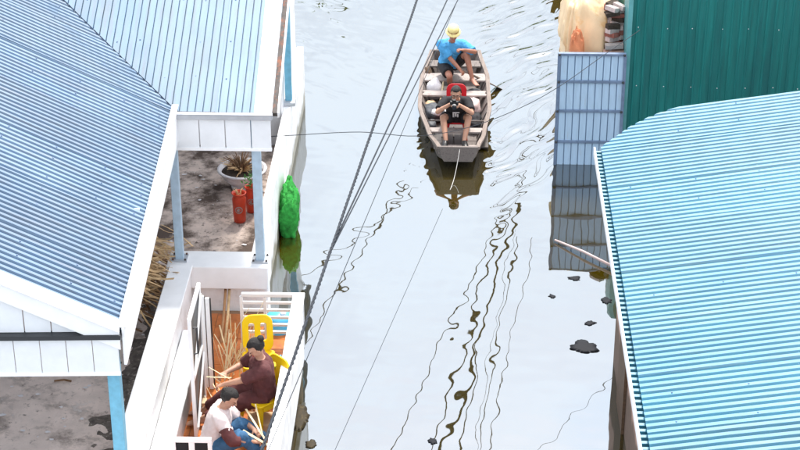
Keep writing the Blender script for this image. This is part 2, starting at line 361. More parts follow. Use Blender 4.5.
# ------------------------------------------------------------------ flood water, one sheet to the horizon
def axis(lo, hi, step, far):
    a = list(np.arange(lo, hi + step/2, step)); d = step
    left = []; x = lo
    while x > -far: d *= 1.45; x -= d; left.append(x)
    d = step; x = hi; right = []
    while x < far: d *= 1.45; x += d; right.append(x)
    return np.array(left[::-1] + a + right)
BOW = Vector((.13, 24.35, 0))
def water():
    xs = axis(-2.6, 3.0, .028, 900); ys = axis(14.6, 33.2, .028, 900)
    X, Y = np.meshgrid(xs, ys); Zh = np.zeros_like(X)
    rng = np.random.RandomState(4)
    near = np.exp(-np.clip(np.abs(X)-6, 0, None)**2/8) * np.exp(-np.clip(np.abs(Y-24)-13, 0, None)**2/8)
    for k in range(22):
        lam = .20 * 1.115**k; a = rng.uniform(0, 2*math.pi); ph = rng.uniform(0, 6.28)
        kx, ky = math.cos(a)*2*math.pi/lam, math.sin(a)*2*math.pi/lam
        Zh += (.0020*min(1, (.6/lam)**.7)*lam/(2*math.pi)) * np.sin(kx*X + ky*Y + ph + .8*np.sin(.7*X+.5*Y+k))
    # wake of the boat: diverging crests either side of its track
    warp = .20*np.sin(1.3*X+.9*Y) + .13*np.sin(2.9*Y-1.7*X+1.0) + .07*np.sin(5.1*X+3.3*Y) + .05*np.sin(9*X-7*Y)
    for side, amp in ((1, 2.6), (-1, .45)):
        dx = (X - BOW.x)*side; dy = Y - BOW.y                     # astern is +Y
        lat = dx - .30
        env = 1/(1+np.exp(-(dy+.9 - .2*lat)/.3)) / (1+np.exp(-(lat-.10)/.06)) / (1+np.exp((lat - .62*(dy+.8) - .4)/.25))
        for q, (nx, ny, lam, aw) in enumerate(((.80, -.60, .34, .0060), (.74, -.67, .53, .0075), (.87, -.49, .23, .0030), (.80, -.60, .95, .0080))):
            ph = 2*math.pi*(nx*dx + ny*dy + .55*warp)/lam
            along = ny*dx*-1 + nx*dy
            patch = np.clip(.25 + .9*np.sin(2.3*along + 3.1*(nx*dx+ny*dy) + q)*np.sin(5.3*(nx*dx+ny*dy) - 1.2*along + 2*q) + .35*np.sin(6.1*along + 9*(nx*dx+ny*dy)), 0, 1.1)
            ridge = (.5 + .5*np.cos(ph))**7
            Zh += amp*aw*env*patch*(ridge - .25)
        # little bow wave hugging the hull
        d = np.abs(lat + .30 - (.30 + .26*np.clip(dy, 0, 1.6)/1.6 + .10))
        Zh += .008*np.exp(-(d/.09)**2)*np.exp(-((dy-.6)/.75)**2)*np.sin(2*math.pi*(dy*3.6 + dx*2.2 + 2.2*warp + .3*np.sin(5*dy)))
    Zh *= near
    nx_, ny_ = len(xs), len(ys)
    V = np.stack([X.ravel(), Y.ravel(), Zh.ravel()], 1)
    i = np.arange(nx_*ny_).reshape(ny_, nx_)
    Fq = np.stack([i[:-1,:-1].ravel(), i[:-1,1:].ravel(), i[1:,1:].ravel(), i[1:,:-1].ravel()], 1)
    me = bpy.data.meshes.new('water')
    me.vertices.add(len(V)); me.vertices.foreach_set('co', V.astype('f').ravel())
    me.loops.add(Fq.size); me.loops.foreach_set('vertex_index', Fq.astype('i').ravel())
    me.polygons.add(len(Fq)); me.polygons.foreach_set('loop_start', np.arange(0, Fq.size, 4, dtype='i'))
    me.polygons.foreach_set('loop_total', np.full(len(Fq), 4, dtype='i'))
    me.update(calc_edges=True); me.shade_smooth()
    o = link('water', me, wm); o['kind'] = 'structure'; o['label'] = 'still grey flood water filling the lane'
water()

# ------------------------------------------------------------------ ribbed sheet metal
def profile(pitch, flat, crest, h):
    """u offsets and heights of one rib"""
    s = (pitch - flat - crest)/2
    return [(0, 0), (flat, 0), (flat+s, h), (flat+s+crest, h)], pitch
def ribbed(name, O, U, V, N, u0, u1, v0, v1, prof, m, parent, nv=5, wob=.003, seed=0):
    pts, pitch = prof; us = []
    k = math.floor(u0/pitch) - 1
    while k*pitch < u1:
        for du, h in pts:
            u = k*pitch + du
            if u0 - 1e-6 <= u <= u1 + 1e-6: us.append((u, h))
        k += 1
    def hh(u):
        t = u % pitch; p = pts + [(pitch, 0)]
        for (a, ha), (b, hb) in zip(p[:-1], p[1:]):
            if a <= t <= b: return ha + (hb-ha)*(t-a)/max(b-a, 1e-6)
        return 0
    if not us or us[0][0] > u0 + 1e-4: us.insert(0, (u0, hh(u0)))
    if us[-1][0] < u1 - 1e-4: us.append((u1, hh(u1)))
    mb = MB(); vs = []
    for u, h in us:
        a, b = v0(u), v1(u)
        if b < a + .004: b = a + .004
        for j in range(nv+1):
            v = a + (b-a)*j/nv
            p = O + U*u + V*v
            w = noise.noise(p*1.7 + Vector((seed*3.1, 0, 0)))*wob + noise.noise(p*.6)*wob
            vs.append(p + N*(h + w))
    fs = []
    for i in range(len(us)-1):
        for j in range(nv):
            a = i*(nv+1)+j; fs.append((a, a+nv+1, a+nv+2, a+1))
    me = bpy.data.meshes.new(name); me.from_pydata([tuple(p) for p in vs], [], fs); me.update()
    o = link(name, me, m, parent)
    return o
def screws(parent, pts, N, r, m, name='screw'):
    mb = MB()
    for p in pts:
        x = N.orthogonal().normalized(); y = N.cross(x)
        mb.rings([[p + (x*math.cos(a)+y*math.sin(a))*r for a in np.linspace(0, 2*math.pi, 7)[:-1]],
                  [p + N*r*.9 + (x*math.cos(a)+y*math.sin(a))*r*.7 for a in np.linspace(0, 2*math.pi, 7)[:-1]]])
    o = build(mb, name, m, parent); o['kind'] = 'stuff'; return o

# ------------------------------------------------------------------ the house with the L-shaped roof
FZ = .45                                    # porch and yard floor
WZ = 1.10                                   # top of the low walls
EZ = 3.10                                   # eave height
house = thing('house', 'white house with L-shaped blue ribbed roof over stained yard and tiled porch', 'house', (-4, 18, 0))
E0 = atz(118, 330, EZ); E1 = atz(172, 110, EZ)
tA, tB = .50, .4545
U_A = (E1-E0); L_A = U_A.length; U_A.normalize()
outA = Vector((-U_A.y, U_A.x, 0)).normalized()      # away from the lane
V_A = (outA + Vector((0,0,tA))).normalized(); N_A = U_A.cross(V_A).normalized()
if N_A.z < 0: N_A = -N_A
U_B = Vector((1,0,0)); V_B = Vector((0,1,tB)).normalized(); N_B = U_B.cross(V_B).normalized()
D_V = N_A.cross(N_B).normalized()
if D_V.z < 0: D_V = -D_V
kA = D_V.dot(V_A)/D_V.dot(U_A); kB = D_V.dot(V_B)/D_V.dot(U_B)
RL = 3.9                                            # slope length
mb = MB()                                           # purlins below the sheets carry the roof
for v in (.35, 1.2, 2.1, 3.0, 3.75):
    a = E0 + V_A*v - N_A*.06 + U_A*.1; b = E0 + U_A*(L_A + max(.3, v/kA)) + V_A*v - N_A*.06
    mb.bar(a, b, .05, .08)
    a = E1 + V_B*v - N_B*.06 + U_B*(max(-3, v/kB)); b = E1 + V_B*v - N_B*.06 + U_B*1.0
    mb.bar(a, b, .05, .08)
roof = build(mb, 'roof', M['grey_metal'], house)
prA = profile(.090, .024, .040, .030); prB = profile(.092, .007, .076, .028)
uu = 0; i = 0
while uu < L_A + 3.2:
    ue = min(uu + 1.0, L_A + 3.2)
    # the sheets lap: each ends a little over the next
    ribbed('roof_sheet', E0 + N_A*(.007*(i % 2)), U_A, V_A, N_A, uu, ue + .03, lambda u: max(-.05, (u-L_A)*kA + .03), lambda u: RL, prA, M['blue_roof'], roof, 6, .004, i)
    uu = ue; i += 1
uB1 = atz(255, 112, EZ).x - E1.x
uu = -3.3; i = 0
while uu < uB1 - .01:
    ue = min(uu + .95, uB1)
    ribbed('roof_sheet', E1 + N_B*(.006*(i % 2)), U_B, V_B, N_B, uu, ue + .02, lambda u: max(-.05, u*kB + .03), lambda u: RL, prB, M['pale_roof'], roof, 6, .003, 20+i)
    uu = ue; i += 1
# far slopes beyond the two ridges
Ra = E0 + V_A*RL; Rb = E1 + V_B*RL
VA2 = (outA - Vector((0,0,tA))).normalized(); VB2 = Vector((0,1,-tB)).normalized()
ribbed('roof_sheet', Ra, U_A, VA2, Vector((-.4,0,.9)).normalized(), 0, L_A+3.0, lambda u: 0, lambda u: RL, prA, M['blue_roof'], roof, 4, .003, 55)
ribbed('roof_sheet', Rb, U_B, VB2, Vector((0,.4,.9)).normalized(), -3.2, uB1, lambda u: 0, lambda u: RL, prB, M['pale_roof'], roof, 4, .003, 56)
mb = MB(); mb.bar(Ra + U_A*-.05, Ra + U_A*(L_A+3.2), .3, .03); mb.bar(Rb - U_B*3.2, Rb + U_B*1.1, .3, .03)
build(mb, 'ridge_cap', M['white_panel'], roof)
# valley gutter: shallow V laid in the joint
mb = MB(); w = .055
for s, Vv in ((-1, V_A), (1, U_B)):
    pass
sideA = (N_A.cross(D_V)).normalized(); sideA = sideA if sideA.dot(outA) > 0 else -sideA
sideB = (N_B.cross(D_V)).normalized(); sideB = sideB if sideB.x > 0 else -sideB
p0 = E1 - D_V*.06; p1 = E1 + D_V*4.6
mb.add([p0 + sideA*w + N_A*.010, p0 - Vector((0,0,.015)), p0 + sideB*w + N_B*.010, p1 + sideA*w + N_A*.010, p1 - Vector((0,0,.015)), p1 + sideB*w + N_B*.010], [(0,1,4,3), (1,2,5,4)])
build(mb, 'valley_gutter', M['fence_frame'], roof)
# screws on rib crests in rows
pts = []
for v in (.12, .55, 1.1, 1.65, 2.2, 2.8, 3.4):
    for q in range(0, int((L_A+3)/.090), 4):
        u = q*.090 + .057 + (.090 if random.random() < .3 else 0)
        vv = v + random.uniform(-.02, .02)
        if vv > max(-.05, (u-L_A)*kA) + .08: pts.append(E0 + U_A*u + V_A*vv + N_A*.030)
screws(roof, pts, N_A, .010, M['fence_frame'])
pts = []
for v in (.5, 1.1, 1.8, 2.6):
    for q in range(-34, int(uB1/.092), 4):
        u = q*.092 + .049 + random.choice((0, .092))
        if u < uB1 and v > u*kB + .1: pts.append(E1 + U_B*u + V_B*(v + random.uniform(-.03, .03)) + N_B*.028)
screws(roof, pts, N_B, .010, M['fence_frame'])
# white eave board along the lane side of the near roof
mb = MB(); a = E0 - outA*.035 - U_A*.03; mb.obox(a + Vector((0,0,-.36)), -outA*.03, U_A*(L_A + .10), (0,0,.40))
mb.obox(a + Vector((0,0,.04)) + outA*.035, -outA*.075, U_A*(L_A+.06), (0,0,.02))
build(mb, 'eave_board', M['white_clean'], house, bevel=.006)
mb = MB(); p = atz(137, 263-48, EZ); mb.box(p + Vector((-.09,-.012,.03)), p + Vector((.03,.012,.075)))
build(mb, 'gutter_bracket', M['white_clean'], house)
# near gable: barge board, infill boards, dark flashing, skirt boards
def rake(d, dz=0, dy=0): return E0 + outA*d + Vector((0,0,tA*d + dz)) - U_A*dy
mb = MB()
q0, q1 = rake(-.02, .035, .04), rake(3.5, .035, .04); dn = Vector((0,0,-.20))
mb.obox(q0 + dn, q1-q0, -U_A*.03, -dn)
mb.obox(q0 + Vector((0,0,.0)) + U_A*.16, q1-q0, -U_A*.22, (0,0,.012))
build(mb, 'barge_board', M['white_clean'], house, bevel=.004)
g = build(MB().obox(rake(-.02, -.02, -.03), outA*3.5, U_A*.02, (0,0,-.1)), 'gable_rail', M['white_panel'], house)
d = .12
while d < 3.4:
    a = rake(d, 0, .02); w = .235
    hh0 = tA*d - .13; hh1 = tA*(d+w) - .13
    base = Vector((a.x, a.y, EZ)) + Vector((0,0,-.005))
    b2 = base + outA*w
    if hh1 > .01:
        h0 = max(hh0, .005)
        build(MB().add([base, b2, b2 + Vector((0,0,hh1)), base + Vector((0,0,h0)), base + U_A*.02, b2 + U_A*.02, b2 + Vector((0,0,hh1)) + U_A*.02, base + Vector((0,0,h0)) + U_A*.02],
              [(0,1,2,3),(7,6,5,4),(0,4,5,1),(1,5,6,2),(2,6,7,3),(3,7,4,0)]), 'gable_board', M['white_panel'], g)
    d += .247
mb = MB(); a = E0 + Vector((0,0,-.055)) - U_A*.09
mb.obox(a - outA*.03, outA*3.6, U_A*.10, (0,0,.045)); build(mb, 'flashing', M['dark'], house)
sk = build(MB().obox(E0 + Vector((0,0,-.46)) - U_A*.055, outA*3.5, U_A*.035, (0,0,.035)), 'skirt_rail', M['white_clean'], house)
d = 0
while d < 3.4:
    build(MB().obox(E0 + Vector((0,0,-.43)) - U_A*.045 + outA*(d+.004), outA*.234, U_A*.015, (0,0,.37)), 'skirt_board', M['white_panel'], sk); d += .242
# eave of the far wing
bx0, bx1, by = E1.x + .02, atz(271, 120, EZ).x, E1.y - .06
mb = MB(); mb.box((bx0, by-.085, EZ-.06), (bx1, by, EZ+.005)); mb.box((bx0, by-.095, EZ+.001), (bx1+.01, by-.08, EZ+.016)); build(mb, 'eave_gutter', M['grey_metal'], house, bevel=.006)
sk2 = build(MB().box((bx0, by-.05, EZ-.47), (bx1-.02, by-.012, EZ-.435)), 'skirt_rail', M['white_clean'], house)
xx = bx0
while xx < bx1 - .1:
    w = min(.30, bx1 - .02 - xx); build(MB().box((xx+.004, by-.042, EZ-.436), (xx+w-.004, by-.027, EZ-.058)), 'skirt_board', M['white_panel'], sk2); xx += .305
# wide white edge flashing and rusty gutter at the lane side of the far wing
O = E1 + N_B*.024
mb = MB(); mb.obox(O + U_B*(uB1-.01) - V_B*.05, U_B*.21, V_B*(RL+.05), N_B*.012); build(mb, 'edge_flashing', M['white_clean'], house, bevel=.004)
mb = MB(); mb.obox(O + U_B*(uB1+.205) - V_B*.04 - N_B*.07, U_B*.055, V_B*(RL+.02), N_B*.06); build(mb, 'edge_gutter', M['gutter'], house)
mb = MB(); mb.obox(O + U_B*(uB1+.262) - V_B*.04 - N_B*.09, U_B*.018, V_B*(RL+.02), N_B*.085); build(mb, 'edge_board', M['white_clean'], house)
# low walls
def wall(name, a, b, mtl='white', bev=.012): return build(MB().box(a, b), name, M[mtl], house, bevel=bev)
pBn, pBf = atz(265, 262, WZ), atz(298, 105, WZ)
xo = -2.34                                           # lane face of the yard wall
wall('yard_wall', (xo-.11, 19.64, -.6), (xo, 26.9, .97))
wall('yard_wall_end', (-2.32, 19.34, -.6), (-2.205, 19.62, WZ-.303))
fy = 19.30
fw_ = wall('porch_back_wall', (-3.40, fy, -.5), (-2.205, fy+.03, WZ-.302))
wall('wall_cap', (-3.42, fy-.10, WZ-.30), (-2.18, fy+.32, WZ+.004), 'white_clean')
mwx = -3.34
wall('dividing_wall', (mwx, 12.5, -.5), (mwx+.22, fy-.104, WZ))
wall('dividing_wall_cap', (mwx-.03, 12.5, WZ+.002), (mwx+.25, fy-.106, WZ+.035), 'white_clean', .008)
# yard slab (stained) and dark mossy strip along the wall
def slab(name, x0, x1, y0, y1, z, m, parent, step=.12, amp=.006):
    nx = max(2, int((x1-x0)/step)); ny = max(2, int((y1-y0)/step)); vs = []; fs = []
    for j in range(ny+1):
        for i in range(nx+1):
            x = x0+(x1-x0)*i/nx; y = y0+(y1-y0)*j/ny
            vs.append((x, y, z + amp*noise.noise(Vector((x*2.2, y*2.2, 3))) + amp*.5*noise.noise(Vector((x*7, y*7, 1)))))
    for j in range(ny):
        for i in range(nx):
            a = j*(nx+1)+i; fs.append((a, a+1, a+nx+2, a+nx+1))
    return build(MB().add(vs, fs), name, m, parent, True)
build(MB().box((-8.5, 12.5, -.6), (xo-.02, 26.8, FZ-.05)), 'floor_slab', M['white'], house)
slab('yard_floor', -8.4, mwx+.05, 12.5, fy+.12, FZ, M['concrete'], house)
slab('yard_floor', -8.4, xo-.08, fy+.12, 26.7, FZ+.003, M['concrete_dark'], house)
ms = slab('mossy_strip', mwx-.85, mwx+.01, 12.5, fy+.9, FZ+.014, M['moss'], house, .04, .012)
for v in ms.data.vertices:        # ragged edge: the crust thins out into the slab
    e = (v.co.x - (mwx-.85))/.86
    v.co.z += -.06*max(0, .72 - e + .38*noise.noise(v.co*3.1) + .22*noise.noise(v.co*9))
# house walls under the roof
wall('house_wall', (-8.5, 12.6, FZ-.03), (-6.7, 26.7, 3.6))
wall('house_wall', (-6.65, 24.2, FZ-.03), (-2.45, 26.7, 3.7))
# posts
def post(p, z0, z1, w, m, plate=True, r=0):
    mb = MB(); mb.box((p.x-w/2, p.y-w/2, z0), (p.x+w/2, p.y+w/2, z1))
    o = build(mb, 'post', M[m], house, bevel=.006)
    if plate:
        pl = build(MB().box((p.x-w*.95, p.y-w*.95, z0-.001), (p.x+w*.95, p.y+w*.95, z0+.022)), 'base_plate', M['grey_metal'], o)
        for sx in (-1,1):
            for sy in (-1,1): build(MB().lathe((p.x+sx*w*.75, p.y+sy*w*.75, z0+.022), [(.012,0),(.012,.018),(.004,.024)], 6), 'bolt', M['gutter'], o)
    return o
post(Vector((-2.285, 19.40, 0)), WZ+.004, EZ-.10, .105, 'post')
post(Vector((E1.x-.02, 19.40, 0)), WZ+.004, EZ-.06, .10, 'post')
post(Vector((E0.x-.09, E0.y+.10, 0)), FZ, EZ-.06, .115, 'post_blue')
pn = atz(291, 103, .97); pn.x -= .03; post(Vector((pn.x, pn.y, 0)), .973, 4.1, .10, 'post_blue')
post(Vector((-6.3, E0.y+.1, 0)), FZ, EZ-.06, .11, 'post_blue')
mb = MB(); mb.box((pn.x-.14, pn.y-.14, .971), (pn.x+.10, pn.y+.06, 1.03)); build(mb, 'pipe_bracket', M['grey_metal'], house, bevel=.01)

# porch floor tiles
PX0, PX1, PY0, PY1 = mwx+.23, -1.80, 13.2, fy-.01
build(MB().box((PX0-.005, PY0, -.2), (PX1+.06, PY1-.65, FZ-.045)), 'porch_slab', M['brownwood'], house)
tl = build(MB().box((PX0, PY0, FZ-.043), (PX1, PY1, FZ-.006)), 'porch_floor', M['grout'], house)
ts = .30; tm = MB().box((.003,.003,0), (ts-.003, ts-.003, .012)).mesh('tile'); tm.materials.append(M['tile'])
for i in range(int((PX1-PX0)/ts)+1):
    for j in range(int((PY1-PY0)/ts)):
        x = PX0 + i*ts
        if x + ts > PX1 + .01: continue
        o = bpy.data.objects.new('floor_tile', tm); col.objects.link(o); o.location = (x, PY0 + j*ts, FZ-.006 + random.uniform(-.001,.001))
        o.parent = tl; 
tl_loc = None
# porch parapet to the lane and rail to the north
pr0, pr1 = -1.79, -1.69
wall('porch_parapet', (pr0, 13.2, .30), (pr1, 18.42, 1.13))
wall('parapet_cap', (pr0-.02, 13.2, 1.132), (pr1+.02, 18.44, 1.16), 'white_clean', .008)
rl = build(MB().box((-2.42, 18.44, 1.12), (pr1+.02, 18.49, 1.165)), 'railing', M['white_clean'], house, bevel=.006)
for z in (.62, .72, .82, .92, 1.02):
    build(MB().box((-2.42, 18.45, z), (pr1-.02, 18.48, z+.03)), 'rail_bar', M['white_clean'], rl)
for x in (-2.44, -2.16, pr1-.03):
    build(MB().box((x, 18.442, FZ-.01), (x+.035, 18.488, 1.118)), 'rail_upright', M['white_clean'], rl)
# folded white gate leaves with dark gaps at the porch back
def leaf_gate(x, y, z1, n, lab):
    fr_ = build(MB().box((x-.02, y-.01, FZ), (x+.005, y+.03, z1)), 'folding_gate', M['white_clean'], house)
    for k in range(n):
        build(MB().box((x+.012+k*.062, y-.006-.03*k, FZ+.01), (x+.055+k*.062, y+.02-.03*k, z1-.01*k)), 'gate_slat', M['white_clean'], fr_)
        build(MB().box((x+.056+k*.062, y+.022-.03*k, FZ+.01), (x+.072+k*.062, y+.03-.03*k, z1-.02)), 'gate_gap', M['dark'], fr_)
g0 = atz(204, 388, FZ); leaf_gate(g0.x, g0.y, 1.66, 2, '')
wall('porch_ledge', (PX0, 13.2, FZ), (PX0+.24, 18.3, FZ+.30))
# glazed leaf swung open along the dividing wall
la, lb = atz(196, 438, FZ), atz(199, 398, FZ)
lx = la.x; lf = MB()
z0, z1 = FZ+.02, 1.95
for (ya, yb, za, zb) in ((la.y, la.y+.045, z0, z1), (lb.y-.045, lb.y, z0, z1), (la.y+.046, lb.y-.046, z0, z0+.05), (la.y+.046, lb.y-.046, z1-.05, z1), (la.y+.046, lb.y-.046, 1.15, 1.19)):
    lf.box((lx-.018, ya, za), (lx+.018, yb, zb))
door = build(lf, 'glazed_door', M['white_clean'], house)
build(MB().box((lx-.006, la.y+.046, z0+.051), (lx+.002, lb.y-.046, z1-.051)), 'pane', M['glass_dark'], door)
mb = MB(); mb.bar((lx+.024, la.y+.06, z0+.08), (lx+.024, lb.y-.06, 1.1), .022, .012); mb.bar((lx+.024, la.y+.06, 1.22), (lx+.024, lb.y-.06, z1-.1), .022, .012)
build(mb, 'door_brace', M['white_clean'], door)
mb = MB(); mb.tube([(lx+.03, la.y+.04, 1.5), (lx+.07, la.y+.06, 1.5), (lx+.07, la.y+.06, 1.82), (lx+.03, la.y+.04, 1.82)], .011, 6); build(mb, 'handle', M['dark'], door)
# low framed gate across the porch mouth
gy = atz(190, 440, 1.02).y; gx0, gx1 = atz(171, 442, 1.02).x, atz(212, 438, 1.02).x
lf = MB()
for (a, b, c, d) in ((gx0, gx1, 1.0, 1.045), (gx0, gx1, .58, .62), (gx0, gx0+.04, .622, .998), (gx1-.04, gx1, .622, .998), ((gx0+gx1)/2-.03, (gx0+gx1)/2+.03, .622, .998)):
    lf.box((a, gy-.02, c), (b, gy+.02, d))
gt = build(lf, 'low_gate', M['white_clean'], house)
build(MB().box((gx0+.041, gy+.002, .623), ((gx0+gx1)/2-.031, gy+.01, .997)), 'pane', M['glass_dark'], gt)
build(MB().box(((gx0+gx1)/2+.031, gy+.002, .623), (gx1-.041, gy+.01, .997)), 'pane', M['glass_dark'], gt)
# bamboo pole pair against the back wall of the porch
for k, px in enumerate((221, 225)):
    b = atz(px, 343, FZ+.004); t = Vector((b.x-.02, fy-.035, .775))
    b.y = min(b.y, fy-.10)
    o = build(MB().tube([b, b.lerp(t,.5)+Vector((.006,0,0)), t], [.018,.017,.016], 8), 'bamboo_pole', M['straw' if k else 'wood'], None, True)
    tag(o, ('thin tan bamboo pole' if k else 'reddish wooden pole') + ' leaning upright against white porch back wall', 'pole')

# ------------------------------------------------------------------ right shed with cyan roof
RZ = 2.60; tR = .16
shed = thing('shed', 'low shed with bright cyan ribbed roof and salmon wall beside the water', 'shed', (4.2, 15, 0))
Rn, Rs = atz(601, 148, RZ), atz(650, 450, RZ)
U_R = Vector((Rs.x-Rn.x, Rs.y-Rn.y, 0)); U_R.normalize()          # along the eave to the near end
outR = Vector((-U_R.y, U_R.x, 0)); outR = outR if outR.x > 0 else -outR
V_R = (outR + Vector((0,0,tR))).normalized(); N_R = V_R.cross(U_R); N_R = N_R if N_R.z > 0 else -N_R
def on_roof(x, y):
    d = ray(x, y); t = (Rn - _C).dot(N_R)/d.dot(N_R); p = _C + d*t - Rn
    return p.dot(U_R), p.dot(V_R)
edge = [on_roof(*p) for p in ((601,149),(619,137),(630,129),(649,119.5),(665,113),(677,109.5),(695,106),(734,101.5),(760,98),(800,93.5),(900,79))]
def u_edge(v):
    for (ua, va), (ub, vb) in zip(edge[:-1], edge[1:]):
        if va <= v <= vb: return ua + (ub-ua)*(v-va)/(vb-va)
    return edge[0][0] if v < edge[0][1] else edge[-1][0]
def v_from(u):       # first v where the ragged far edge has been passed
    if u >= edge[0][0]: return 0.0
    for (ua, va), (ub, vb) in zip(edge[:-1], edge[1:]):
        if ub <= u <= ua: return va + (vb-va)*(u-ua)/(ub-ua)
    return edge[-1][1]
prR = profile(.096, .025, .047, .033)
umin = min(e[0] for e in edge)
LR = (Rs-Rn).length + 4.0
mb = MB()
for v in (.30, 1.3, 2.4, 3.6): mb.bar(Rn + V_R*v + U_R*(u_edge(v)+.1) - N_R*.05, Rn + V_R*v + U_R*LR - N_R*.05, .05, .08)
rroof = build(mb, 'roof', M['grey_metal'], shed)
uu = umin; i = 0
while uu < LR:
    ue = min(uu + 1.0, LR)
    ribbed('roof_sheet', Rn + N_R*(.009*(i % 2)), U_R, V_R, N_R, uu, ue + .035, lambda u: v_from(u), lambda u: 5.4, prR, M['cyan_roof'], rroof, 8, .005, 80+i)
    uu = ue; i += 1
ribbed('roof_sheet', Rn + V_R*5.4, U_R, (outR - Vector((0,0,tR))).normalized(), (N_R + Vector((.2,0,0))).normalized(), umin, LR, lambda u: 0, lambda u: 3.0, prR, M['cyan_roof'], rroof, 3, .003, 99)
mb = MB(); mb.bar(Rn + V_R*5.4 + U_R*umin, Rn + V_R*5.4 + U_R*LR, .3, .02); build(mb, 'ridge_cap', M['cyan_roof'], rroof)
pts = []
for v in (.25, .95, 1.7, 2.5, 3.4):
    for q in range(int(umin/.096), int(LR/.096), 5):
        u = q*.096 + .060 + random.choice((0,0,.096)); vv = v + random.uniform(-.04,.04)
        if vv > v_from(u) + .06: pts.append(Rn + U_R*u + V_R*vv + N_R*.033)
screws(rroof, pts, N_R, .009, M['fence_frame'])
# eave board with the open rib ends above it
mb = MB(); mb.obox(Rn - outR*.085 + Vector((0,0,-.10)) - U_R*.03, outR*.020, U_R*LR, (0,0,.10)); eb = build(mb, 'eave_board', M['white_clean'], shed, bevel=.004)
mb = MB(); mb.obox(Rn - outR*.063 + Vector((0,0,-.09)), outR*.13, U_R*LR, (0,0,.02)); build(mb, 'eave_gutter', M['dark'], shed)
cl = MB().box((-.021,-.062,-.055), (.021,.02,-.02)).mesh('eave_clip'); cl.materials.append(M['cyan_roof'])
rotc = Matrix((U_R, outR, Vector((0,0,1)))).transposed().to_4x4()
for k in range(int(LR/.096)):
    o = bpy.data.objects.new('eave_clip', cl); col.objects.link(o); o.parent = eb
    o.matrix_basis = Matrix.Translation(Rn + U_R*(k*.096 + .060)) @ rotc
wx, wy = 2.05, 18.95
mb = MB(); mb.box((wx, 8, -.6), (wx+.2, wy, RZ-.12)); build(mb, 'side_wall', M['pinkwall'], shed)
mb = MB(); mb.box((wx+.2, wy-.2, -.6), (7.8, wy, RZ-.02)); build(mb, 'end_wall', M['pinkwall'], shed)
mb = MB(); mb.box((wx-.035, wy-1.6, -.05), (wx-.003, wy-.9, 1.6)); build(mb, 'wooden_hatch', M['brownwood'], shed)
mb = MB(); mb.box((wx-.06, 16.9, 1.15), (wx-.004, 17.05, 1.5)); build(mb, 'meter_box', M['red_glaze'], shed, bevel=.015)

# ------------------------------------------------------------------ teal metal building behind
teal = thing('warehouse', 'dark teal ribbed metal building wall behind the cyan roof', 'building', (5.5, 26.5, 0))
TY = 24.78; tx0 = aty(629, 40, TY).x
ww = build(MB().box((tx0+.03, TY+.04, -.5), (9.5, TY+.12, 2.72)), 'wall', M['teal'], teal)
prT = profile(.125, .085, .02, .011); xx = 0
while xx < 6.6:
    ribbed('wall_sheet', Vector((tx0, TY+.02, 0)), Vector((1,0,0)), Vector((0,0,1)), Vector((0,-1,0)), xx, xx+1.02, lambda u: -.3, lambda u: 2.72, prT, M['teal'], ww, 6, .004, int(xx)+120)
    xx += 1.0
mb = MB(); mb.box((tx0-.035, TY-.03, -.3), (tx0+.03, TY+.6, 2.72)); build(mb, 'corner_trim', M['teal_light'], teal)
mb = MB(); mb.box((tx0-.02, TY+.6, -.5), (tx0+.08, 30.5, 2.72)); build(mb, 'wall', M['teal'], teal)
mb = MB(); mb.box((tx0, TY, 2.722), (9.6, 30.6, 2.74)); build(mb, 'roof', M['teal'], teal)
for z in (1.22, 2.14):
    pts = [Vector((tx0+.14+.2*k*2 + random.uniform(-.03,.03), TY+.012, z + random.uniform(-.015,.015))) for k in range(0, 16)]
    screws(ww, pts, Vector((0,-1,0)), .008, M['white_clean'])

# ------------------------------------------------------------------ light blue sheet-metal gate panel in the water
FY = 24.66; fx0, fx1 = 1.60, tx0-.045; fz1 = 1.79
pan = thing('sheet_panel', 'pale blue ribbed metal panel in steel frame standing in water beside teal wall', 'panel', ((fx0+fx1)/2, FY, 0))
sh = ribbed('sheet', Vector((fx0+.02, FY+.02, 0)), Vector((1,0,0)), Vector((0,0,1)), Vector((0,-1,0)), 0, fx1-fx0-.04, lambda u: -.25, lambda u: fz1-.03, profile(.105, .007, .090, .034), M['fence'], pan, 4, .003, 200)
for z in (.36, .86, 1.33): build(MB().box((fx0+.03, FY-.04, z), (fx1-.03, FY-.002, z+.04)), 'rail', M['fence_frame'], pan, bevel=.005)
build(MB().box((fx0-.02, FY-.045, fz1-.03), (fx1+.005, FY+.02, fz1+.01)), 'top_rail', M['fence_frame'], pan, bevel=.005)
for x in (fx0-.02, fx1-.03): build(MB().box((x, FY-.03, -.3), (x+.045, FY+.015, fz1-.032)), 'post', M['fence_frame'], pan, bevel=.005)
for z in (.38, .88, 1.35, 1.78):
    for x in (fx0+.005, fx1-.02): build(MB().ellipsoid((x, FY-.05, z), (.02,0,0), (0,.02,0), (0,0,.02), 8, 6), 'bolt', M['dark'], pan, True)

